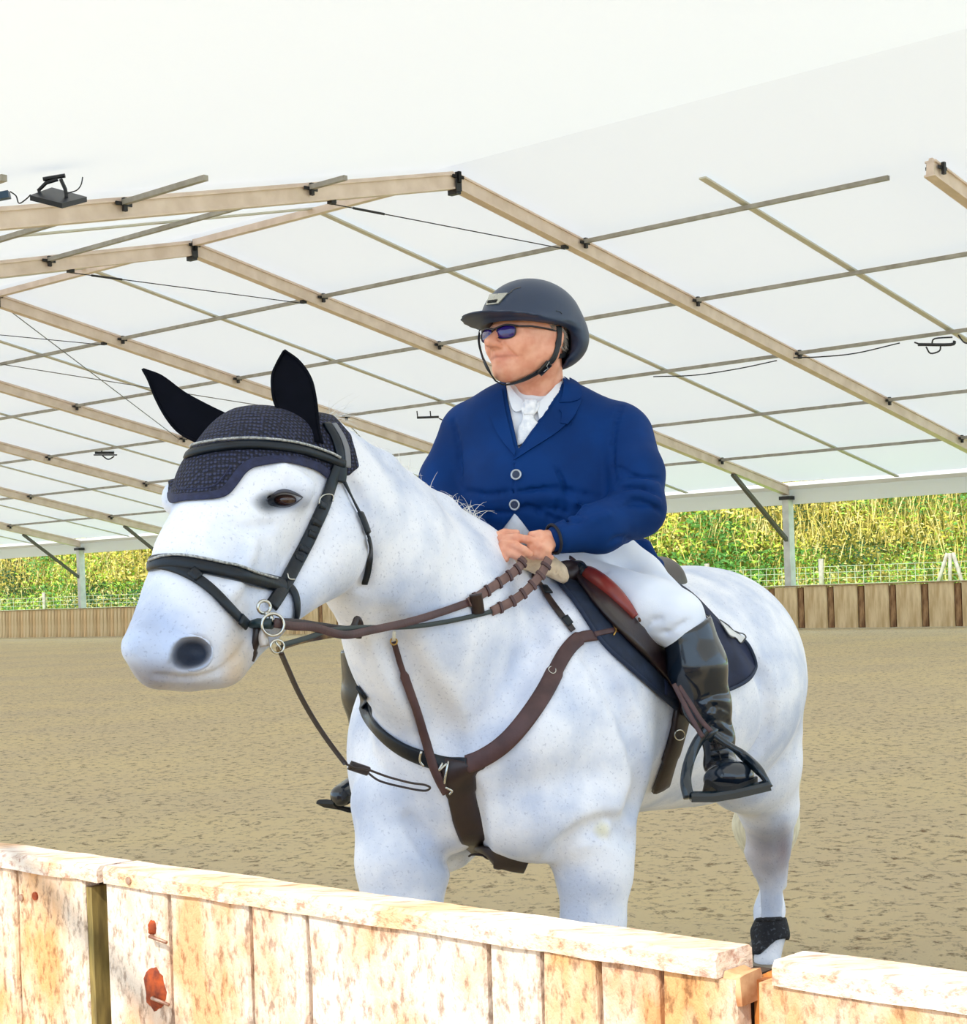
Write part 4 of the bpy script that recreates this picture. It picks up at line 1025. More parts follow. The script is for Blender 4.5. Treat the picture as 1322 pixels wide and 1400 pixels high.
# ---- bridle
br = thing('bridle', 'black padded bridle with silver piping on the horse head', 'bridle', at(350,720,4.3))
def strap(name, px, wd, th, m, parent, off=.004, bv=None, n=6, sm=3, label=None, camn=0):
    pp, nn = strap_path(bv or BV_H, px, n, off, sm); nn = [(Vector(q)-Vector(CM[:,1])*camn).normalized() for q in nn]; bm = bmesh.new(); ribbon(bm, pp, nn, wd, th); return part(name, bm, m, parent, True, label)
def cord(name, px, r, m, parent, off=.004, bv=None, n=6, sm=3):
    pp, nn = strap_path(bv or BV_H, px, n, off, sm); bm = bmesh.new(); tube(bm, pp, r, 8); return part(name, bm, m, parent, True)
bb = strap('browband', [(248,634),(262,625),(300,616),(350,612),(400,616),(440,626),(466,636)], .024, .012, M_blk, br, .010)
cord('silver_piping', [(250,628),(266,618),(300,611),(350,607),(400,611),(440,621),(458,628)], .0036, M_pipe, bb, .023)
hp_ = strap('headpiece', [(444,583),(455,600),(462,622),(464,640),(462,660)], .030, .008, M_blk, br, .010)
strap('headpiece_pad', [(452,585),(463,602),(469,620),(470,640)], .018, .004, mat('pad_grey',(120,122,128),.7), hp_, .016)
cp = strap('cheekpiece', [(460,636),(450,660),(441,690),(430,715),(419,740),(405,768),(390,795),(378,815),(368,830)], .034, .008, M_blk, br, .009)
for (a, b, c) in (((430,690),(440,696),.026),((421,712),(436,719),.026),((416,728),(430,735),.026),((404,748),(420,757),.024),((398,762),(412,770),.024)):
    strap('keeper', [a, ((a[0]+b[0])/2,(a[1]+b[1])/2), b], .018, .006, M_blk, cp, .015, n=4, sm=1)
bm = bmesh.new()
for a, b in (((428,683),(450,686)),):
    pp, nn = strap_path(BV_H, [(429,690),(430,682),(438,678),(449,681),(450,690)], 4, .017, 1); tube(bm, pp, .002, 6)
part('buckle', bm, M_steel, cp, True); bm = bmesh.new()
pp, nn = strap_path(BV_H, [(386,788),(389,796),(398,797)], 4, .019, 1); tube(bm, pp, .002, 6)
part('buckle', bm, M_steel, cp, True)
# noseband and flash
nb_ = strap('noseband', [(196,790),(200,778),(212,771),(240,769),(280,775),(320,784),(360,795),(388,803)], .037, .013, M_blk, br, .006)
cord('silver_piping', [(213,769),(224,765),(245,762),(280,767),(320,776),(352,785),(370,791)], .0034, M_pipe, nb_, .019)
strap('noseband_rear', [(384,800),(396,806),(402,820),(402,840),(398,852)], .022, .006, M_blk, nb_, .008)
fl = strap('flash_strap', [(196,790),(204,777),(222,773),(248,781),(275,797),(300,820),(320,842),(333,856)], .025, .005, M_blk, br, .010)
strap('keeper', [(262,783),(272,793)], .026, .006, M_blk, fl, .014, n=4, sm=1); strap('keeper', [(322,846),(332,856)], .028, .006, M_blk, fl, .014, n=4, sm=1)
# throatlash
tl = strap('throatlash', [(466,656),(476,680),(488,703),(497,724),(502,748),(504,770),(496,796)], .012, .004, M_blk, br, .008)
strap('keeper', [(488,704),(493,716),(498,730)], .024, .008, M_blk, tl, .010, n=4, sm=1); strap('throat_pad', [(498,736),(503,756),(502,780),(496,796)], .017, .004, M_blk, tl, .012, n=4, sm=2)
# bit
bit = thing('bit', 'steel loose-ring bit with baucher cheek at the left corner of the mouth', 'bit', at(370,850,4.1))
hb1 = hit(BV_H, 352, 838, 0)[0]; db = float(np.dot(np.array(hb1)-np.array([0,0,CZ]), CM[:,1])) - .03
def pring(x, y, r, d, th, n=26, ax=1.0): return [at(x+r*ax*math.cos(t), y+r*math.sin(t), d+.010*math.cos(t)) for t in np.linspace(0,2*PI,n,endpoint=False)]
bm = bmesh.new(); tube(bm, pring(361,830,8.5,db,0), .0042, 8, True); part('cheek_eye', bm, M_steel, bit, True)
bm = bmesh.new(); tube(bm, spline([at(363,838,db), at(370,842,db-.005), at(372,850,db-.008)],4), .006, 8); part('cheek', bm, M_steel, bit, True)
bm = bmesh.new(); tube(bm, pring(373,854,15,db-.01,0), .0038, 8, True); part('bit_ring', bm, M_steel, bit, True)
bm = bmesh.new(); tube(bm, [at(330,856,db+.03), at(352,852,db), at(372,853,db-.012)], [.006,.012,.013], 10); part('mouthpiece', bm, mat('rubber_green',(20,44,50),.4), bit, True)
bm = bmesh.new(); tube(bm, spline([at(362,862,db-.0), at(360,872,db), at(362,884,db)],4), .012, 10); part('lower_cheek', bm, mat('bit_pale',(190,180,172),.35,metal=.4), bit, True)
bm = bmesh.new(); tube(bm, pring(379,884,9,db-.01,0), .0032, 8, True); tube(bm, [at(376,876,db-.012), at(384,888,db-.012)], .003, 6); part('lower_ring', bm, M_steel, bit, True)
bm = bmesh.new(); tube(bm, spline([at(352,858,db+.01), at(350,875,db+.01), at(345,890,db+.02), at(340,902,db+.02)],4), [.010]*8+[.014]*5, 8); part('curb_strap', bm, M_brd, bit, True)

# ---- reins
rein = thing('reins', 'brown rubber-grip leather reins running from the bit to the hands', 'reins', at(560,850,4.6))
def free(px, d0, d1, clear=.014, n=8, bv=None, sm=4):
    sp = spline(px, n); out = []; Ls = np.r_[0, np.cumsum([math.hypot(sp[i+1][0]-sp[i][0], sp[i+1][1]-sp[i][1]) for i in range(len(sp)-1)])]; ds = []
    for i, q in enumerate(sp):
        d = d0+(d1-d0)*Ls[i]/Ls[-1]; h = hit(bv or BV_H, q[0], q[1], clear)[0]
        if h is not None: d = min(d, float(np.dot(np.array(h)-np.array([0,0,CZ]), CM[:,1])))
        ds.append(d)
    for _ in range(sm): ds = [ds[0]]+[min(ds[i], (ds[i-1]+ds[i]*2+ds[i+1])/4) for i in range(1,len(ds)-1)]+[ds[-1]]
    return [at(q[0],q[1],d) for q, d in zip(sp, ds)]
def fribbon(name, px, d0, d1, wd, th, m, parent, nrm=None, **k):
    P = free(px, d0, d1, **k); bm = bmesh.new(); nr = [Vector(nrm if nrm is not None else -CM[:,1]*.8+LT*.6) for _ in P]; ribbon(bm, P, nr, wd, th); return part(name, bm, m, parent, True), P
r1, P1 = fribbon('rein', [(375,852),(400,856),(430,858),(470,868),(510,861),(560,850),(600,838),(640,824)], db-.02, 4.72, .021, .004, M_brn, rein)
g1, Pg1 = fribbon('rein_grip', [(640,824),(665,808),(690,791),(708,777),(716,764)], 4.72, 4.935, .026, .006, mat('rubber_brown',(104,78,74),.7,(120,92,86),30), rein, clear=.012)
r2, P2 = fribbon('rein', [(385,882),(420,872),(450,862),(490,858),(530,858),(570,856),(610,850),(648,842),(672,836)], db+.0, 4.83, .013, .003, mat('rein_green',(44,52,52),.5), rein)
g2, Pg2 = fribbon('rein_grip', [(672,836),(700,822),(722,805),(740,784),(750,764)], 4.80, 4.95, .026, .006, MATS['rubber_brown'], rein, clear=.012)
for g_, Pg in ((g1, Pg1), (g2, Pg2)):       # grip stops
    for i in range(3, len(Pg)-2, 5):
        a, b = Vector(Pg[i]), Vector(Pg[i+1]); d = (b-a).normalized(); nv = Vector(-CM[:,1]*.8+LT*.6); nv = (nv-d*nv.dot(d)).normalized(); bm = bmesh.new(); ribbon(bm, [a-d*.005+nv*.002, a+d*.005+nv*.002], [nv]*2, .034, .008); part('grip_stop', bm, M_brn, g_)
bm = bmesh.new(); a = Vector(free([(640,812),(652,838)], 4.70, 4.74)[4]); ribbon(bm, free([(650,812),(652,824),(654,838)], 4.695, 4.72), [Vector(-CM[:,1])]*17, .036, .010); part('rein_stopper', bm, M_brd, r1, True)
fribbon('rein_billet', [(376,850),(405,851),(440,856),(478,860),(488,850)], db-.005, 4.5, .018, .004, M_brd, r1)
fribbon('rein_billet', [(470,868),(482,858),(488,846),(493,856),(490,872)], 4.36, 4.42, .016, .005, M_brd, r1)
fribbon('rein_end', [(378,888),(400,880),(425,874),(460,868)], db-.015, 4.35, .012, .004, mat('rein_tan',(150,120,70),.6,(60,40,34),20), r2)

# ---- running martingale and breastplate
bp_ = thing('breastplate', 'dark brown leather breastplate across the white chest', 'breastplate', at(640,1040,4.8))
bs = strap('breast_strap', [(868,864),(840,866),(812,869),(790,874),(775,890),(762,912),(745,945),(722,980),(695,1012),(665,1034),(640,1045)], [.020]*8+[.034]*10+[.044]*14+[.052]*29, .008, M_brn, bp_, .006, n=6)
strap('breast_strap', [(497,944),(500,965),(510,987),(528,1007),(552,1024),(580,1036),(610,1046),(640,1046)], .044, .009, M_blk, bp_, .006)
strap('centre_pad', [(632,1042),(628,1060),(628,1085),(634,1112),(645,1136),(660,1156),(682,1174),(705,1186),(718,1191)], [.15,.145,.135,.12,.108,.098]+[.09]*6+[.082]*6+[.085]*12+[.078]*8+[.066]*11, .010, M_brd, bp_, .010, camn=.9)
strap('strap_tip', [(645,1178),(658,1174),(668,1172)], .014, .005, M_brd, bp_, .02, sm=1)
strap('billet', [(812,869),(832,866),(848,864),(868,861)], .016, .004, M_brn, bs, .016); 
bm = bmesh.new(); pp, nn = strap_path(BV_H, [(832,860),(836,866),(833,873)], 4, .022, 1); tube(bm, pp, .0025, 6); part('buckle', bm, M_gold, bs, True)
bm = bmesh.new(); pp = [hit(BV_H, 754+4.2*math.cos(t), 920.5+4.6*math.sin(t), .0155)[0] for t in np.linspace(-.6,4.6,16)]; tube(bm, pp, .0016, 6); part('stud_emblem', bm, M_steel, bs, True)
mt = strap('martingale_strap', [(537,874),(543,900),(553,935),(565,970),(577,1005),(588,1035),(600,1060),(612,1082)], [.016]*10+[.026]*33, .006, M_brn, bp_, .014)
bm = bmesh.new(); c = hit(BV_H, 536, 872, .02)[0]; 
tube(bm, [c+Vector(CM[:,0])*math.cos(t)*.009+Vector(CM[:,2])*math.sin(t)*.009 for t in np.linspace(0,2*PI,16,endpoint=False)], .0022, 6, True); part('ring', bm, M_gold, mt, True)
bm = bmesh.new(); tube(bm, [hit(BV_H,538,856,.02)[0], hit(BV_H,537,870,.02)[0]], .005, 8); part('rein_stop', bm, mat('rubber_white',(224,220,206),.5), mt, True)
bm = bmesh.new()
for px in ([(577,1024),(577,1036),(582,1044)], [(604,1044),(601,1052),(610,1046)], [(613,1044),(611,1058),(610,1068)], [(611,1072),(617,1076),(615,1082)]):
    pp, nn = strap_path(BV_H, px, 4, .022, 1); tube(bm, pp, .0038, 6); part('snap_hook', bm, M_steel, bp_, True); bm = bmesh.new()
bm.free()
P = free([(384,892),(394,915),(408,946),(428,982),(450,1015),(472,1044)], db-.01, 4.62, bv=BV_H); bm = bmesh.new(); ribbon(bm, P, [Vector(-CM[:,1])]*len(P), .013, .004); mf = part('martingale_fork', bm, M_brd, bp_, True)
P = free([(472,1044),(486,1050),(502,1052),(530,1062),(560,1070),(580,1073),(588,1077),(580,1081),(555,1077),(520,1068),(502,1056)], 4.62, 4.80, bv=BV_H); bm = bmesh.new(); tube(bm, P, .0032, 8); part('loop', bm, M_brd, mf, True)
P = free([(478,1046),(490,1050),(502,1054)], 4.64, 4.70); bm = bmesh.new(); ribbon(bm, P, [Vector(-CM[:,1])]*len(P), .026, .010); part('slider', bm, M_brd, mf, True)
wt = strap('wither_strap', [(724,788),(736,800),(748,818),(760,834),(772,850),(782,864)], .020, .005, M_brd, bp_, .008)
strap('keeper', [(741,805),(750,816)], .024, .006, M_blk, wt, .013, n=4, sm=1); strap('keeper', [(770,846),(777,856)], .024, .006, M_blk, wt, .013, n=4, sm=1)

# ---- saddle pad, saddle, girth
M_pad = mat('pad_navy', (12,26,48), .8, (20,36,62), 24, 3, bump=.0012, bscale=60); M_quilt = mat('pad_quilt', (30,40,72), .8, (20,28,54), 12, 2)
n_ = M_quilt.node_tree; N, L = n_.nodes, n_.links
tc = N.new('ShaderNodeTexCoord'); mp = N.new('ShaderNodeMapping'); mp.inputs['Rotation'].default_value = (0,.7,.3); wv = N.new('ShaderNodeTexWave'); wv.inputs['Scale'].default_value = 9; wv.wave_profile = 'SAW'
L.new(tc.outputs['Object'], mp.inputs[0]); L.new(mp.outputs[0], wv.inputs[0]); bp = N.new('ShaderNodeBump'); bp.inputs['Distance'].default_value = .012; L.new(wv.outputs['Fac'], bp.inputs['Height']); L.new(bp.outputs[0], N['Principled BSDF'].inputs['Normal'])
pad = thing('saddle_pad', 'navy quilted saddle pad under the saddle with a small number holder', 'saddle pad', at(880,900,5.2))
part('front_panel', ruled(BV_H, [(728,770),(752,790),(776,815),(800,848),(830,888),(866,922),(898,950),(920,968)], [(790,768),(830,790),(866,820),(900,850),(930,885),(950,915),(955,945),(950,968)], 40, 16, .008, .010), M_pad, pad, True)
cord('front_binding', [(728,770),(752,790),(776,815),(800,848),(830,888),(866,922),(898,950),(920,968)], .007, mat('binding_navy',(16,34,62),.7), pad, .012)
part('rear_panel', ruled(BV_H, [(900,790),(940,815),(965,840),(985,860),(1008,872),(1022,888),(1028,908)], [(900,950),(930,958),(955,955),(975,948),(995,940),(1012,930),(1028,912)], 30, 16, .010, .012, .004), M_quilt, pad, True)
cord('rear_binding', [(985,860),(1008,872),(1022,888),(1028,908),(1020,926),(1002,938),(975,948)], .007, MATS['binding_navy'], pad, .020)
h_ = part('number_holder', ruled(BV_H, [(975,855),(990,863),(1010,872)], [(985,870),(990,876),(1003,879)], 12, 6, .028, .003), mat('holder_white',(222,222,222),.4), pad)
cord('holder_frame', [(975,855),(990,863),(1011,871),(1001,879),(988,876),(978,862)], .0022, mat('frame_grey',(70,72,78),.4), h_, .031, sm=0)
sd = thing('saddle', 'dark brown leather jumping saddle with red-brown knee roll and stirrups', 'saddle', at(850,850,5.2))
fp = part('flap', ruled(BV_H, [(772,785),(792,812),(812,840),(838,868),(866,896),(892,922),(915,950),(922,975)], [(800,770),(840,788),(870,812),(893,842),(908,872),(920,905),(932,940),(945,985)], 40, 14, .024, .012, .012), M_brd, sd, True)
part('panel_edge', ruled(BV_H, [(768,780),(800,792),(836,806),(866,836),(888,866),(906,902),(922,948)], [(775,776),(806,786),(842,800),(874,828),(897,858),(916,896),(932,944)], 36, 6, .044, .010), mat('leather_edge',(74,44,50),.4,(58,32,38),20), fp, True)
pp, nn = strap_path(BV_H, [(786,797),(800,806),(820,822),(838,840),(852,856)], 8, .046, 2); bm = bmesh.new(); tube(bm, pp, [.012+.017*math.sin(PI*min(1,(i+2)/(len(pp)+2))**.8) for i in range(len(pp))], 12); part('knee_roll', bm, mat('leather_red',(142,52,44),.4,(120,40,36),14,coat=.2), sd, True)
pp, nn = strap_path(BV_H, [(778,793),(786,798),(793,803)], 6, .046, 2); bm = bmesh.new(); tube(bm, pp, .022, 12); part('knee_roll_cap', bm, M_blk, sd, True)
cord('flap_piping', [(778,790),(806,796),(832,812),(850,836),(856,862)], .004, mat('piping_brown',(88,56,40),.5), sd, .052)
SF = Field(axis(.05, None, (1.1,.012)), axis(4.8, None, (6.4,.012)), axis(1.3, None, (1.85,.01)))      # seat, mostly under the rider
C(SF, (775,785,5.22,20), (830,800,5.45,34), .04); C(SF, (830,800,5.45,38), (900,800,5.8,40), .05); E(SF, (895,806,5.85), (26,18,60), .04)
SF.mesh('seat', M_brd, sd)
FS = Field(axis(.05, None, (.4,.006)), axis(4.85, None, (5.4,.006)), axis(1.5, None, (1.78,.006)))
C(FS, (706,768,5.04,9), (738,772,5.06,12), .02); C(FS, (738,772,5.06,13), (764,780,5.10,11), .02); C(FS, (752,772,5.08,12), (770,790,5.10,8), .02); groove(FS, [(745,775),(757,778),(764,790)], .002, .005, 'sub')
FS.mesh('fleece_pommel', mat('fleece_cream', (236,214,186), .9, (214,192,164), 40, 4, bump=.002, bscale=150), sd)
gr = strap('girth', [(934,930),(931,960),(926,990),(918,1020),(910,1045),(901,1074)], [.09]*12+[.085]*10+[.07]*9, .016, M_brd, sd, .008, n=6)
bm = bmesh.new(); pp = []
for t in np.linspace(0, 2*PI, 20, endpoint=False): pp.append(hit(BV_H, 918+7*math.cos(t), 1001+6.5*math.sin(t), .030)[0])
if all(q is not None for q in pp): tube(bm, pp, .0022, 6, True); part('dee_ring', bm, M_steel, gr, True)
else: bm.free()
# stirrup leathers and irons
for px in ([(921,935),(935,962),(950,990),(961,1008)], [(928,938),(944,962),(958,984),(972,1000)]):
    fribbon('stirrup_leather', px, 5.02, 4.98, .014, .004, M_brn, sd, nrm=-CM[:,1], clear=.03)
M_stir = mat('stirrup_black', (12,30,42), .25, coat=.3)
def iron(cx, cy, s, dt, db_):
    def q(x, y, d): return at(cx+(x-1000)*s, cy+(y-1045)*s, d)
    st = part('stirrup', (lambda bm: (ribbon(bm, spline([q(972,998,dt), q(957,1018,dt), q(946,1045,dt-.02), q(942,1070,db_+.02), q(946,1090,db_)], 6), [Vector(-CM[:,0])]*25, .030, .026), bm)[1])(bmesh.new()), M_stir, sd, True)
    bm = bmesh.new(); ribbon(bm, spline([q(974,1006,dt), q(990,1018,dt-.01), q(1015,1034,dt-.02), q(1036,1054,db_+.01), q(1050,1078,db_)], 6), [Vector(CM[:,0])]*25, [.022]*10+[.03]*15, .016); part('outer_arm', bm, M_stir, st, True)
    bm = bmesh.new(); ribbon(bm, [q(944,1093,db_), q(975,1093,db_), q(1010,1087,db_), q(1040,1080,db_), q(1052,1077,db_)], [Vector(UP)]*5, .055, .024); part('tread', bm, M_stir, st)
    bm = bmesh.new(); tube(bm, [q(966,1012,dt), q(972,1002,dt), q(976,994,dt)], .016, 10); part('eye', bm, M_stir, st, True)
iron(1000, 1045, 1, 5.0, 4.90)

# ---- fetlock boot on the hind leg
X, Y, D = pix(HP_); mask = inpoly(X, Y, [(1020,1258),(1082,1252),(1084,1282),(1062,1288),(1040,1308),(1020,1306)]) & (D < 6.75) & (D > 6.2)
fb = thing('fetlock_boot', 'black speckled fetlock boot on the hind leg', 'leg boot', at(1050,1280,6.47))
M_fet = mat('fetlock_black', (10,12,22), .8, (70,74,84), 90, 2, ramp=(.55,.72), bump=.003, bscale=100)
shell('cuff', HP_, HQ_, mask, .003, .012, M_fet, fb)
bm = bmesh.new(); tube(bm, [at(1034+34*i/6, 1258-2*i/6, 6.40-.02*math.sin(PI*i/6)) for i in range(7)], .008, 8); part('top_band', bm, M_fet, fb, True)
# ================================================================== NEAR KICKBOARD
WN = 1.565
def onplane(x, y):
    """u along the near board where the ray meets its front face, and height"""
    r = ray(x, y); c, s = math.cos(YAW), math.sin(YAW); t = WN/(s*r[0]+c*r[1]); p = r*t; return c*p[0]-s*p[1], p[2]+CZ
def wood(name, ca, cb, cc, seed):
    m = bpy.data.materials.new(name); m.use_nodes = True; N, L = m.node_tree.nodes, m.node_tree.links; b = N['Principled BSDF']; b.inputs['Roughness'].default_value = .85; b.inputs['Specular IOR Level'].default_value = .2
    tc = N.new('ShaderNodeTexCoord')
    def nz(sc, det, st, loc=(0,0,0)):
        mp = N.new('ShaderNodeMapping'); mp.inputs['Scale'].default_value = st; mp.inputs['Location'].default_value = loc; L.new(tc.outputs['Object'], mp.inputs[0]); n = N.new('ShaderNodeTexNoise'); n.inputs['Scale'].default_value = sc; n.inputs['Detail'].default_value = det; n.inputs['Roughness'].default_value = .65; L.new(mp.outputs[0], n.inputs[0]); return n
    def rmp(n, a, ca_, b_, cb_):
        r = N.new('ShaderNodeValToRGB'); e = r.color_ramp.elements; e[0].position = a; e[0].color = ca_; e[1].position = b_; e[1].color = cb_; L.new(n.outputs['Fac'], r.inputs[0]); return r
    st = (1,1,.5) if 'cap' not in name else (.25,1,1)
    big = nz(5, 4, st, (seed,0,seed)); fine = nz(85, 7, st); grain = nz(22, 5, (1,1,.12) if 'cap' not in name else (.1,1,1))
    r1 = rmp(big, .44, lin(ca)+(1,), .60, lin(cb)+(1,)); r2 = rmp(fine, .36, lin(cc)+(1,), .50, (1,1,1,1)); r3 = rmp(grain, .3, (.72,.62,.52,1), .45, (1,1,1,1))
    m1 = N.new('ShaderNodeMix'); m1.data_type = 'RGBA'; m1.blend_type = 'MULTIPLY'; m1.inputs['Factor'].default_value = .6; L.new(r1.outputs[0], m1.inputs['A']); L.new(r2.outputs[0], m1.inputs['B'])
    m2 = N.new('ShaderNodeMix'); m2.data_type = 'RGBA'; m2.blend_type = 'MULTIPLY'; m2.inputs['Factor'].default_value = .6; L.new(m1.outputs['Result'], m2.inputs['A']); L.new(r3.outputs[0], m2.inputs['B']); L.new(m2.outputs['Result'], b.inputs['Base Color'])
    bp = N.new('ShaderNodeBump'); bp.inputs['Distance'].default_value = .006; L.new(fine.outputs['Fac'], bp.inputs['Height']); L.new(bp.outputs[0], b.inputs['Normal']); return m
M_wd = [wood('near_plank_%s' % n, a, b, c, s) for n, a, b, c, s in (('cream',(234,212,192),(220,158,108),(120,84,64),1),('amber',(222,166,112),(236,212,190),(110,76,56),4),('pale',(236,218,202),(222,170,124),(130,96,72),8))]
M_cap = wood('near_cap', (238,220,204), (232,190,150), (176,110,80), 3); M_gap = mat('near_gap', (110,88,56), .9, (70,54,36), 9, stretch=(3,3,.5), bump=.004, bscale=12)
M_rust = mat('rust', (170,72,24), .9, (104,40,20), 60, 5, bump=.004, bscale=60); M_nail = mat('nail_steel', (190,160,140), .5, (140,90,70), 60, metal=.5)
def ublock(bm, u0, u1, w0, w1, z0, z1, jit=.0, bev=0, slope=0):
    """box aligned with the arena, subdivided along its length, edges worn a little"""
    n = max(2, int((u1-u0)/.06)) if jit else 1; rings = []
    for i in range(n+1):
        u = u0+(u1-u0)*i/n; j = lambda: random.uniform(-jit, jit)
        b_ = bev
        prof = [(w0,z0),(w0,z1-b_),(w0+b_,z1),(w1-b_,z1),(w1,z1-b_),(w1,z0)] if b_ else [(w0,z0),(w0,z1),(w1,z1),(w1,z0)]
        rings.append([bm.verts.new(tent(u, w_+j(), z+j())) for w_, z in prof])
    k_ = len(rings[0])
    for A_, B2 in zip(rings, rings[1:]):
        for k in range(k_): bm.faces.new([A_[k], A_[(k+1)%k_], B2[(k+1)%k_], B2[k]])
    bm.faces.new(rings[0][::-1]); bm.faces.new(rings[-1])
uL = lambda x, y: onplane(x, y)[0]
ZC = 1.10
def section(label, u0, u1, joints, cap0, cap1, planks_mats, ztop=ZC):
    t = thing('kickboard_section', label, 'barrier', tent((u0+u1)/2, WN, 0), 'near kickboard sections in front of the horse')
    bm = bmesh.new(); ublock(bm, cap0, cap1, WN-.006, WN+.066, ztop, ztop+.027, .0012, .006); part('cap_rail', bm, M_cap, t)
    js = [u0]+joints+[u1]
    for i in range(len(js)-1):
        g = .0042; bm = bmesh.new(); a, b = js[i]+(g if i else 0), js[i+1]-(g if i < len(js)-2 else 0)
        # plank: gently uneven edges down its length
        n = 14; rings = []; off = random.uniform(-.003,.003)
        for q in range(n+1):
            z = ztop*(1-q/n)-.001; ea, eb = random.uniform(-.0022,.0022), random.uniform(-.0022,.0022)
            rings.append([bm.verts.new(tent(u_, w_+off, z)) for u_, w_ in ((a+ea+.003,WN),(a+ea,WN+.004),(a+ea,WN+.03),(b+eb,WN+.03),(b+eb,WN+.004),(b+eb-.003,WN))])
        for A_, B2 in zip(rings, rings[1:]):
            for k in range(6): bm.faces.new([A_[k], A_[(k+1)%6], B2[(k+1)%6], B2[k]])
        bm.faces.new(rings[0][::-1]); bm.faces.new(rings[-1]); part('plank', bm, planks_mats[i % len(planks_mats)], t)
    bm = bmesh.new(); ublock(bm, u0+.005, u1-.005, WN+.034, WN+.085, ztop-.20, ztop-.004); part('rail', bm, mat('rail_dark',(72,50,34),.95,(48,34,24),9), t)
    bm = bmesh.new(); ublock(bm, u0+.005, u1-.005, WN+.034, WN+.085, .1, .24); part('rail', bm, M_gap, t)
    return t
M0, M1, M2 = M_wd
yb = lambda x: 1195+.148*x
jn = lambda *xs: [uL(x, yb(x)+60) for x in xs]
s1 = section('left kickboard section with a short overhanging cap and shadow line', uL(-420,1140), uL(116,1260), jn(-260,-120,24), uL(-420,1140), uL(138,1215), [M0,M1,M1,M1])
s2 = section('long middle kickboard section with rusty nails and sun-bleached cap', uL(146,1260), uL(1006,1380), jn(231,342,421,668,741,818,902), uL(146,1217), uL(984,1343), [M0,M2,M0,M2,M0,M1,M0,M1])
s3 = section('right kickboard section with thick cap, nearest the camera', uL(1036,1390), uL(1322,1383)+.6, [uL(1322,1440)+.12, uL(1322,1440)+.35], uL(1060,1345), uL(1322,1383)+.6, [M2,M0,M1], ZC+.002)
t = thing('kickboard_post', 'dark weathered post in the gap beside the left kickboard section', 'post', tent(uL(130,1270), WN+.06, 0)); bm = bmesh.new()
ublock(bm, uL(112,1260), uL(150,1262), WN+.035, WN+.14, 0, ZC-.004, 0); part('upright', bm, M_gap, t)
bm = bmesh.new(); ublock(bm, uL(117,1260), uL(124,1260), WN+.004, WN+.034, .0, ZC-.012, 0); part('side_batten', bm, mat('moss_wood',(150,128,70),.9,(110,92,50),30,stretch=(3,3,.5)), t)
t = thing('kickboard_post', 'orange rotten post in the gap left of the right kickboard section', 'post', tent(uL(1020,1380), WN+.06, 0)); bm = bmesh.new()
ublock(bm, uL(1006,1382), uL(1040,1386), WN+.035, WN+.09, 0, ZC-.004, .002); part('upright', bm, mat('rotten_wood',(196,120,50),.95,(120,62,26),22,5,stretch=(3,3,.6),bump=.006,bscale=20), t)
bm = bmesh.new(); ublock(bm, uL(985,1343)+.001, uL(1010,1345), WN+.004, WN+.050, ZC-.03, ZC+.006, .003, .006); part('splintered_end', bm, mat('splinter',(222,176,132),.9,(170,112,70),30), t)
# rusty fixings
def spot_on(x, y): u, z = onplane(x, y); return u, z
for i, (x, y, r) in enumerate(((209,1268,.017),(212,1352,.030))):
    u, z = spot_on(x, y); t = thing('rusty_nail', ('small rusty patch with bent nail on the middle section, upper one','large flaking rust knot with bent nail below the upper nail')[i], 'nail', tent(u, WN, z), 'rusty nails in the middle kickboard section'); bm = bmesh.new(); n = 18
    c0 = bm.verts.new(tent(u, WN-.007, z)); r1_ = []; r2_ = []
    for k in range(n):
        a = 2*PI*k/n; rr = r*random.uniform(.88,1.08)*(.62 if i == 0 else 1); r1_.append(bm.verts.new(tent(u+math.cos(a)*rr*.65, WN-.006*random.uniform(.5,1.2), z+math.sin(a)*rr*.75))); r2_.append(bm.verts.new(tent(u+math.cos(a)*rr, WN+.001, z+math.sin(a)*rr*1.25)))
    for k in range(n): j = (k+1)%n; bm.faces.new([c0,r1_[k],r1_[j]]); bm.faces.new([r1_[k],r2_[k],r2_[j],r1_[j]])
    part('rust_plate', bm, M_rust, t, True)
    bm = bmesh.new(); tube(bm, [tent(u+.004,WN-.004,z-.012), tent(u+.010,WN-.014,z-.010), tent(u+.046,WN-.010,z-.016)], .0028, 8); part('nail_shank', bm, M_nail, t, True)
for i, (x, y, r, top) in enumerate(((30,1227,.006,0),(49,1225,.007,0),(181,1203,.006,1),(500,1252,.014,2),(545,1262,.009,2),(765,1300,.011,2))):
    if top == 2: continue
    u, z = spot_on(x, y); bm = bmesh.new(); tube(bm, [tent(u,WN+.002-(.006 if top else 0),z), tent(u,WN-.003-(.006 if top else 0),z)], r, 10)
    o = bmobj('nail_head', bm, M_nail if i != 1 else M_rust); tag(o, ('grey nail head at the top of the left section','rusty nail head right of the grey one on the left section','nail head in the cap at the left end of the middle section')[i], 'nail')
# guy rope of the near eave, out of frame above: its shadow falls across the boards
sd_ = Vector((.30,.62,-.72)).normalized()
def board_pt(x, y): u, z = onplane(x, y); return Vector(tent(u, WN, z))
a, b = board_pt(40,1190), board_pt(192,1362)
if sd_.dot(Vector(WDr)) > 0:
    pa, pb = a - sd_*3.2, b - sd_*3.0; d = (pb-pa); bm = bmesh.new(); tube(bm, [pa-d*2.0, pb+d*.35], .020, 8); o = bmobj('guy_rope', bm, mat('rope_grey',(150,148,140),.8)); tag(o, 'guy rope of the near eave, outside the frame above the left boards', 'rope')

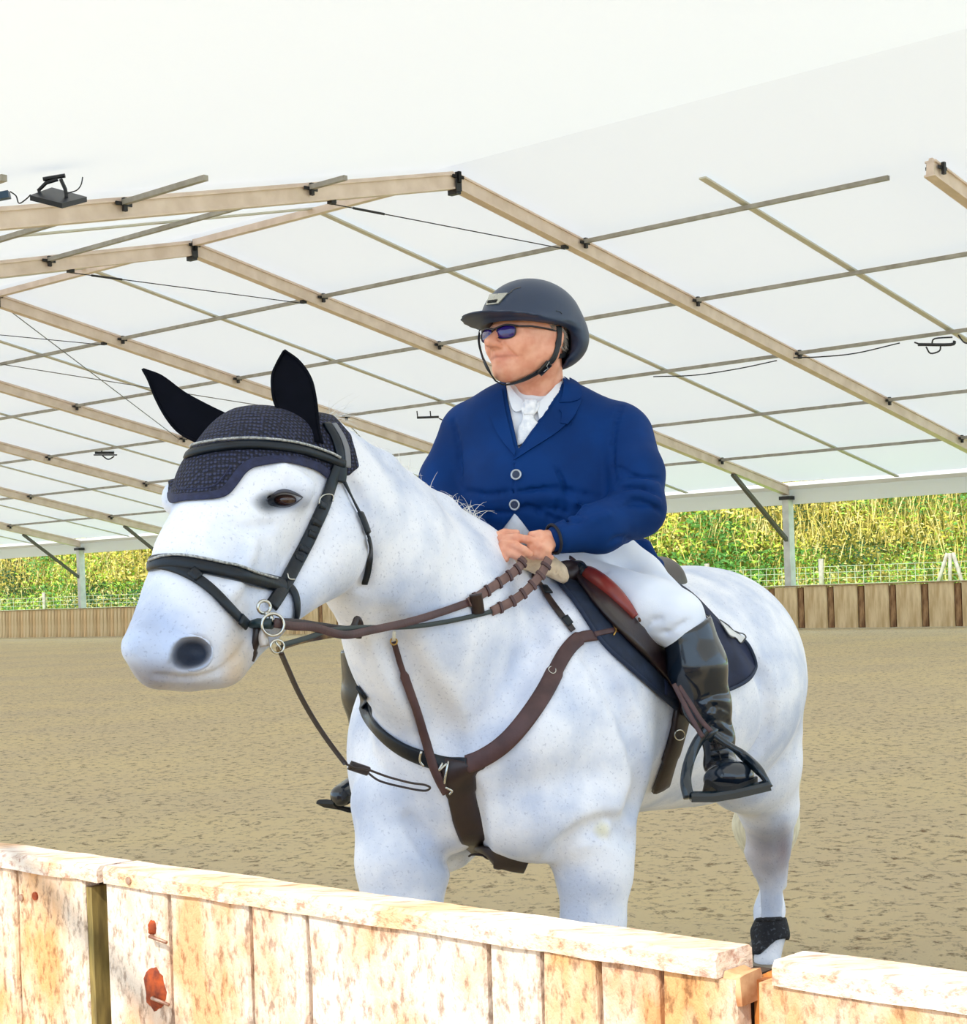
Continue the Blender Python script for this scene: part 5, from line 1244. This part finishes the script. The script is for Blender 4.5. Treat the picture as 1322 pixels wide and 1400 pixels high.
# ================================================================== BEYOND THE FAR KICKBOARD
# wire-mesh fence with posts
M_fw = mat('fence_wire', (196,194,178), .5, metal=.3); M_fp = mat('fence_post_grey', (176,170,156), .8, (150,140,124), 6)
WF = WD+7.
fu0, fu1 = frame_u(13), frame_u(-2)
def fz(w_): return .35+(w_-WD)*.0142
zf = fz(WF); fe = thing('wire_fence', 'grey square-mesh stock fence between arena and bamboo hedge', 'fence', tent(frame_u(3), WF, zf))
bm = bmesh.new(); u = fu0
while u < fu1:
    bar(bm, tent(u, WF, zf), tent(u, WF, zf+1.25), .014, .014, upv=UD); u += .30 if u > frame_u(4) else .6
part('vertical_wire', bm, M_fw, fe)['kind'] = 'stuff'
for i in range(7):
    bm = bmesh.new(); z = zf+.1+i*.19; bar(bm, tent(fu0, WF, z), tent(fu1, WF, z), .014, .014); part('horizontal_wire', bm, M_fw, fe)
k = 0
for px in (968, 1124, 1440, 835, 700, 560, 430, 330, 60, -10):
    r = ray(px, 780); c, s = math.cos(YAW), math.sin(YAW); t_ = WF/(s*r[0]+c*r[1]); u = c*r[0]*t_-s*r[1]*t_
    bm = bmesh.new(); tube(bm, [tent(u, WF-.06, zf-.05), tent(u, WF-.06, zf+1.5)], .085, 8); part('fence_post', bm, M_fp, fe, True)
r = ray(1302, 770); t_ = WF/(math.sin(YAW)*r[0]+math.cos(YAW)*r[1]); u = math.cos(YAW)*r[0]*t_-math.sin(YAW)*r[1]*t_
for du in (-.62, 0, .62):
    bm = bmesh.new(); tube(bm, [tent(u+du, WF-.25, zf-.05), tent(u+du*.15, WF-.12, zf+1.5)], .06, 8); part('brace_post', bm, M_fp, fe, True)

# hedge of reeds / bamboo: a bushy bank carrying stems and leaves, one mesh nobody could count
def hedge():
    V, Fc, MI = [], [], []; rg = np.random.default_rng(5)
    mats = [mat('reed_gold', (214,190,96), .8, (184,156,74), 3), mat('leaf_lime', (176,200,70), .7, (150,184,60), 3), mat('leaf_green', (96,146,56), .7, (70,116,48), 3), mat('reed_straw', (226,208,140), .8, (198,176,110), 3), mat('leaf_dark', (48,84,44), .8, (34,62,34), 3), mat('leaf_yellow', (222,208,84), .7, (206,186,64), 3)]
    hr = math.cos(YAW)
    def blade(p, d, side, ln, wd, mi):
        i = len(V); a = p; m_ = p + d*ln*.5 + np.array([0,0,-.0]); e = p + d*ln + np.array([0,0,-ln*.18])
        V.extend([a-side*wd*.4, a+side*wd*.4, m_+side*wd, m_-side*wd, e]); Fc.append((i,i+1,i+2,i+3)); Fc.append((i+3,i+2,i+4)); MI.extend([mi,mi])
    # patchiness along the hedge
    def patch(u, z): return mnoise.noise(Vector((u*.22, z*.35, 3.1))), mnoise.noise(Vector((u*.6, z*.8, 9.7)))
    u0, u1 = frame_u(12), frame_u(-1)
    n = 130000; t = rg.random(n); us_ = u1 - (u1-u0)*t**1.35
    for i in range(n):
        u = us_[i]; near = u > frame_u(3); w_ = WD+8.5+rg.random()*2.2; z = zf+rg.random()**.9*6.4; a, b = patch(u, z); q = a+b*.5+rg.normal()*.16
        low = z < zf+1.9
        if low: mi = 2 if q > .08 else (3 if rg.random() < .2 else (1 if q > -.15 else (4 if q < -.32 else 2)))
        else: mi = 4 if q < -.42 else 0 if q < -.10 else 3 if q < .0 else 5 if q < .14 else 1 if q < .34 else 2
        if rg.random() < (.20 if not low else .05):    # stem
            ln = rg.uniform(.4,1.3); d = np.array([rg.normal()*.22, rg.normal()*.22, 1.]); side = UD; blade(tent(u, w_, z), d, side, ln, rg.uniform(.010,.022), mi if mi in (0,3) else 0 if rg.random() < .5 else 3)
        else:
            ang = rg.uniform(0, 2*PI); d = UD*math.cos(ang)+WDr*(-.5*rg.random())+np.array([0,0,math.sin(ang)*.6+.15]); s_ = np.cross(d, CM[:,1]+rg.normal(size=3)*.5); s_ /= np.linalg.norm(s_)+1e-9
            blade(tent(u, w_, z), d, s_, rg.uniform(.08,.22)*(1.0 if near else 1.5), rg.uniform(.014,.036)*(1 if near else 1.4), mi)
    me = bpy.data.meshes.new('hedge_foliage'); me.from_pydata([tuple(v) for v in V], [], Fc)
    for m_ in mats: me.materials.append(m_)
    me.polygons.foreach_set('material_index', MI); me.update(); return me
hm = hedge(); hg = link('bamboo_hedge', hm); tag(hg, 'tall yellow-green bamboo hedge beyond the wire fence', 'hedge', kind='stuff')
bm = bmesh.new(); us_ = np.linspace(frame_u(13), frame_u(-2), 160); zs_ = np.linspace(0, 7.2, 14)
gv = [[bm.verts.new(tent(u, WD+10.4+.5*mnoise.noise(Vector((u*.9, z*1.3, 0)))+z*.12, zf-.1+z)) for z in zs_] for u in us_]
for i in range(len(us_)-1):
    for j in range(13): bm.faces.new([gv[i][j], gv[i+1][j], gv[i+1][j+1], gv[i][j+1]])
o = bmobj('hedge_bank', bm, mat('bank_foliage', (120,116,44), .9, (182,166,78), 4, 8, bump=.1, bscale=6), smooth=False); tag(o, 'dense inner mass of the yellow-green hedge', 'hedge', kind='stuff')
# tufts of long grass on the verge
def tufts():
    V, Fc = [], []; rg = np.random.default_rng(9)
    for i in range(16000):
        u = frame_u(0)+4 - (rg.random()**1.3)*(frame_u(0)-frame_u(11)); w_ = WD+.6+rg.random()*7.6; p = tent(u, w_, fz(w_)-.02); k = len(V); s = UD*rg.uniform(.02,.05); V.extend([p-s, p+s, p+np.array([rg.normal()*.06,rg.normal()*.06,rg.uniform(.15,.62)])]); Fc.append((k,k+1,k+2))
    return V, Fc
V, Fc = tufts(); o = pydata('grass_tufts', V, Fc, mat('tuft_green', (156,214,84), .8, (206,232,120), 1.2, 3)); tag(o, 'long bright grass blades along the verge behind the kickboard', 'grass', kind='stuff')

# ================================================================== LIGHT FITTINGS UNDER THE ROOF
M_fl = mat('floodlight_black', (14,18,24), .4); M_glass = mat('floodlight_glass', (196,176,148), .3, (176,150,120), 12)
def flood(cx, cy, d, s, label, full=True):
    t = thing('floodlight', label, 'floodlight', at(cx, cy, d)); q = lambda x, y, dd=0: Vector(at(cx+x*s, cy+y*s, d+dd))
    bm = bmesh.new(); P = [q(-38,2,-.2), q(6,13,-.3), q(40,4,.2), q(-8,-9,.3)]; up_ = Vector((0,0,pr(7*s,d)))
    a = [bm.verts.new(p) for p in P]; b = [bm.verts.new(p+up_) for p in P]; bm.faces.new(a); bm.faces.new(b[::-1])
    for k in range(4): bm.faces.new([a[k], b[k], b[(k+1)%4], a[(k+1)%4]])
    part('housing', bm, M_fl, t); 
    for k in range(5):
        bm = bmesh.new(); f0, f1 = .1+k*.165, .1+k*.165+.13; c = lambda u_, v_: P[0].lerp(P[1], v_).lerp(P[3].lerp(P[2], v_), u_) - Vector((0,0,.006))
        vs2 = [bm.verts.new(c(u_, v_)) for u_, v_ in ((.12,f0),(.88,f0),(.88,f1),(.12,f1))]; v3 = [bm.verts.new(v.co+Vector((0,0,.01))) for v in vs2]; bm.faces.new(vs2); bm.faces.new(v3[::-1])
        for z in range(4): bm.faces.new([vs2[z], v3[z], v3[(z+1)%4], vs2[(z+1)%4]])
        part('lens_panel', bm, M_glass, t)
    bm = bmesh.new(); tube(bm, [q(-22,-2), q(-26,-12), q(-16,-22), q(0,-27)], pr(2.8*s,d), 6); tube(bm, [q(12,-2), q(10,-14), q(4,-27)], pr(2.6*s,d), 6); tube(bm, [q(-20,-27), q(10,-32)], pr(3*s,d), 6); part('bracket', bm, M_fl, t)
    bm = bmesh.new(); tube(bm, spline([q(14,-8), q(26,-12), q(32,-20), q(34,-30)], 5), pr(.9*s,d), 5); part('cable', bm, M_fl, t); return t
flood(79, 272, 19.0, 1.0, 'black floodlight hanging at top left of the roof')
t = thing('floodlight', 'second floodlight, cut by the left edge of the frame', 'floodlight', at(4, 268, 19)); bm = bmesh.new(); bar(bm, at(-40,276,19), at(13,266,19), .10, .08); part('housing', bm, mat('floodlight_blue',(40,70,100),.4), t)
bm = bmesh.new(); tube(bm, [at(x,y,19) for x,y in spline([(14,262),(22,268),(26,278),(36,272),(42,266)],4)], .008, 5); part('cable', bm, M_fl, t)
def fitting(pts_list, d, label, r=1.1):
    t = thing('light_fitting', label, 'light', at(*pts_list[0][0], d)); nm = ['lamp_body','bracket','cable','bracket','cable','bracket']
    for i, pts in enumerate(pts_list):
        bm = bmesh.new(); tube(bm, [at(x,y,d) for x,y in (spline(pts,4) if len(pts) > 2 else pts)], pr(r*(2.0 if i == 0 else 1), d), 6); part(nm[i % 6], bm, M_fl, t)
dF = 30.0
fitting([[(1255,471),(1300,471),(1305,466)], [(1250,468),(1262,472)], [(1266,474),(1272,483),(1284,480),(1286,473)], [(1274,470),(1278,463),(1302,461)], [(1310,458),(1318,468),(1328,470)]], dF, 'black light fitting on the purlin at the right edge')
fitting([[(130,619),(156,619)], [(128,622),(160,622)], [(138,619),(142,613),(154,613)], [(140,623),(148,628),(156,624)]], 52., 'black light fitting on the purlin left of the horse ears', .9)
fitting([[(570,571),(600,570)], [(570,562),(571,571)], [(588,562),(589,570)], [(600,572),(612,576),(616,562)]], 40., 'small light fitting behind the rider left shoulder', .8)
# sagging cables under the purlins
for pts, d in (([(1085,488),(1120,487),(1170,482),(1230,468)],31.), ([(893,514),(950,512),(1010,503),(1062,492)],34.)):
    bm = bmesh.new(); tube(bm, [at(x,y+1,d) for x,y in spline(pts,5)], .012, 5); o = bmobj('power_cable', bm, M_fl); tag(o, 'thin black cable sagging under a purlin, %s' % ('right of the splice' if d < 32 else 'between rider and splice'), 'cable')
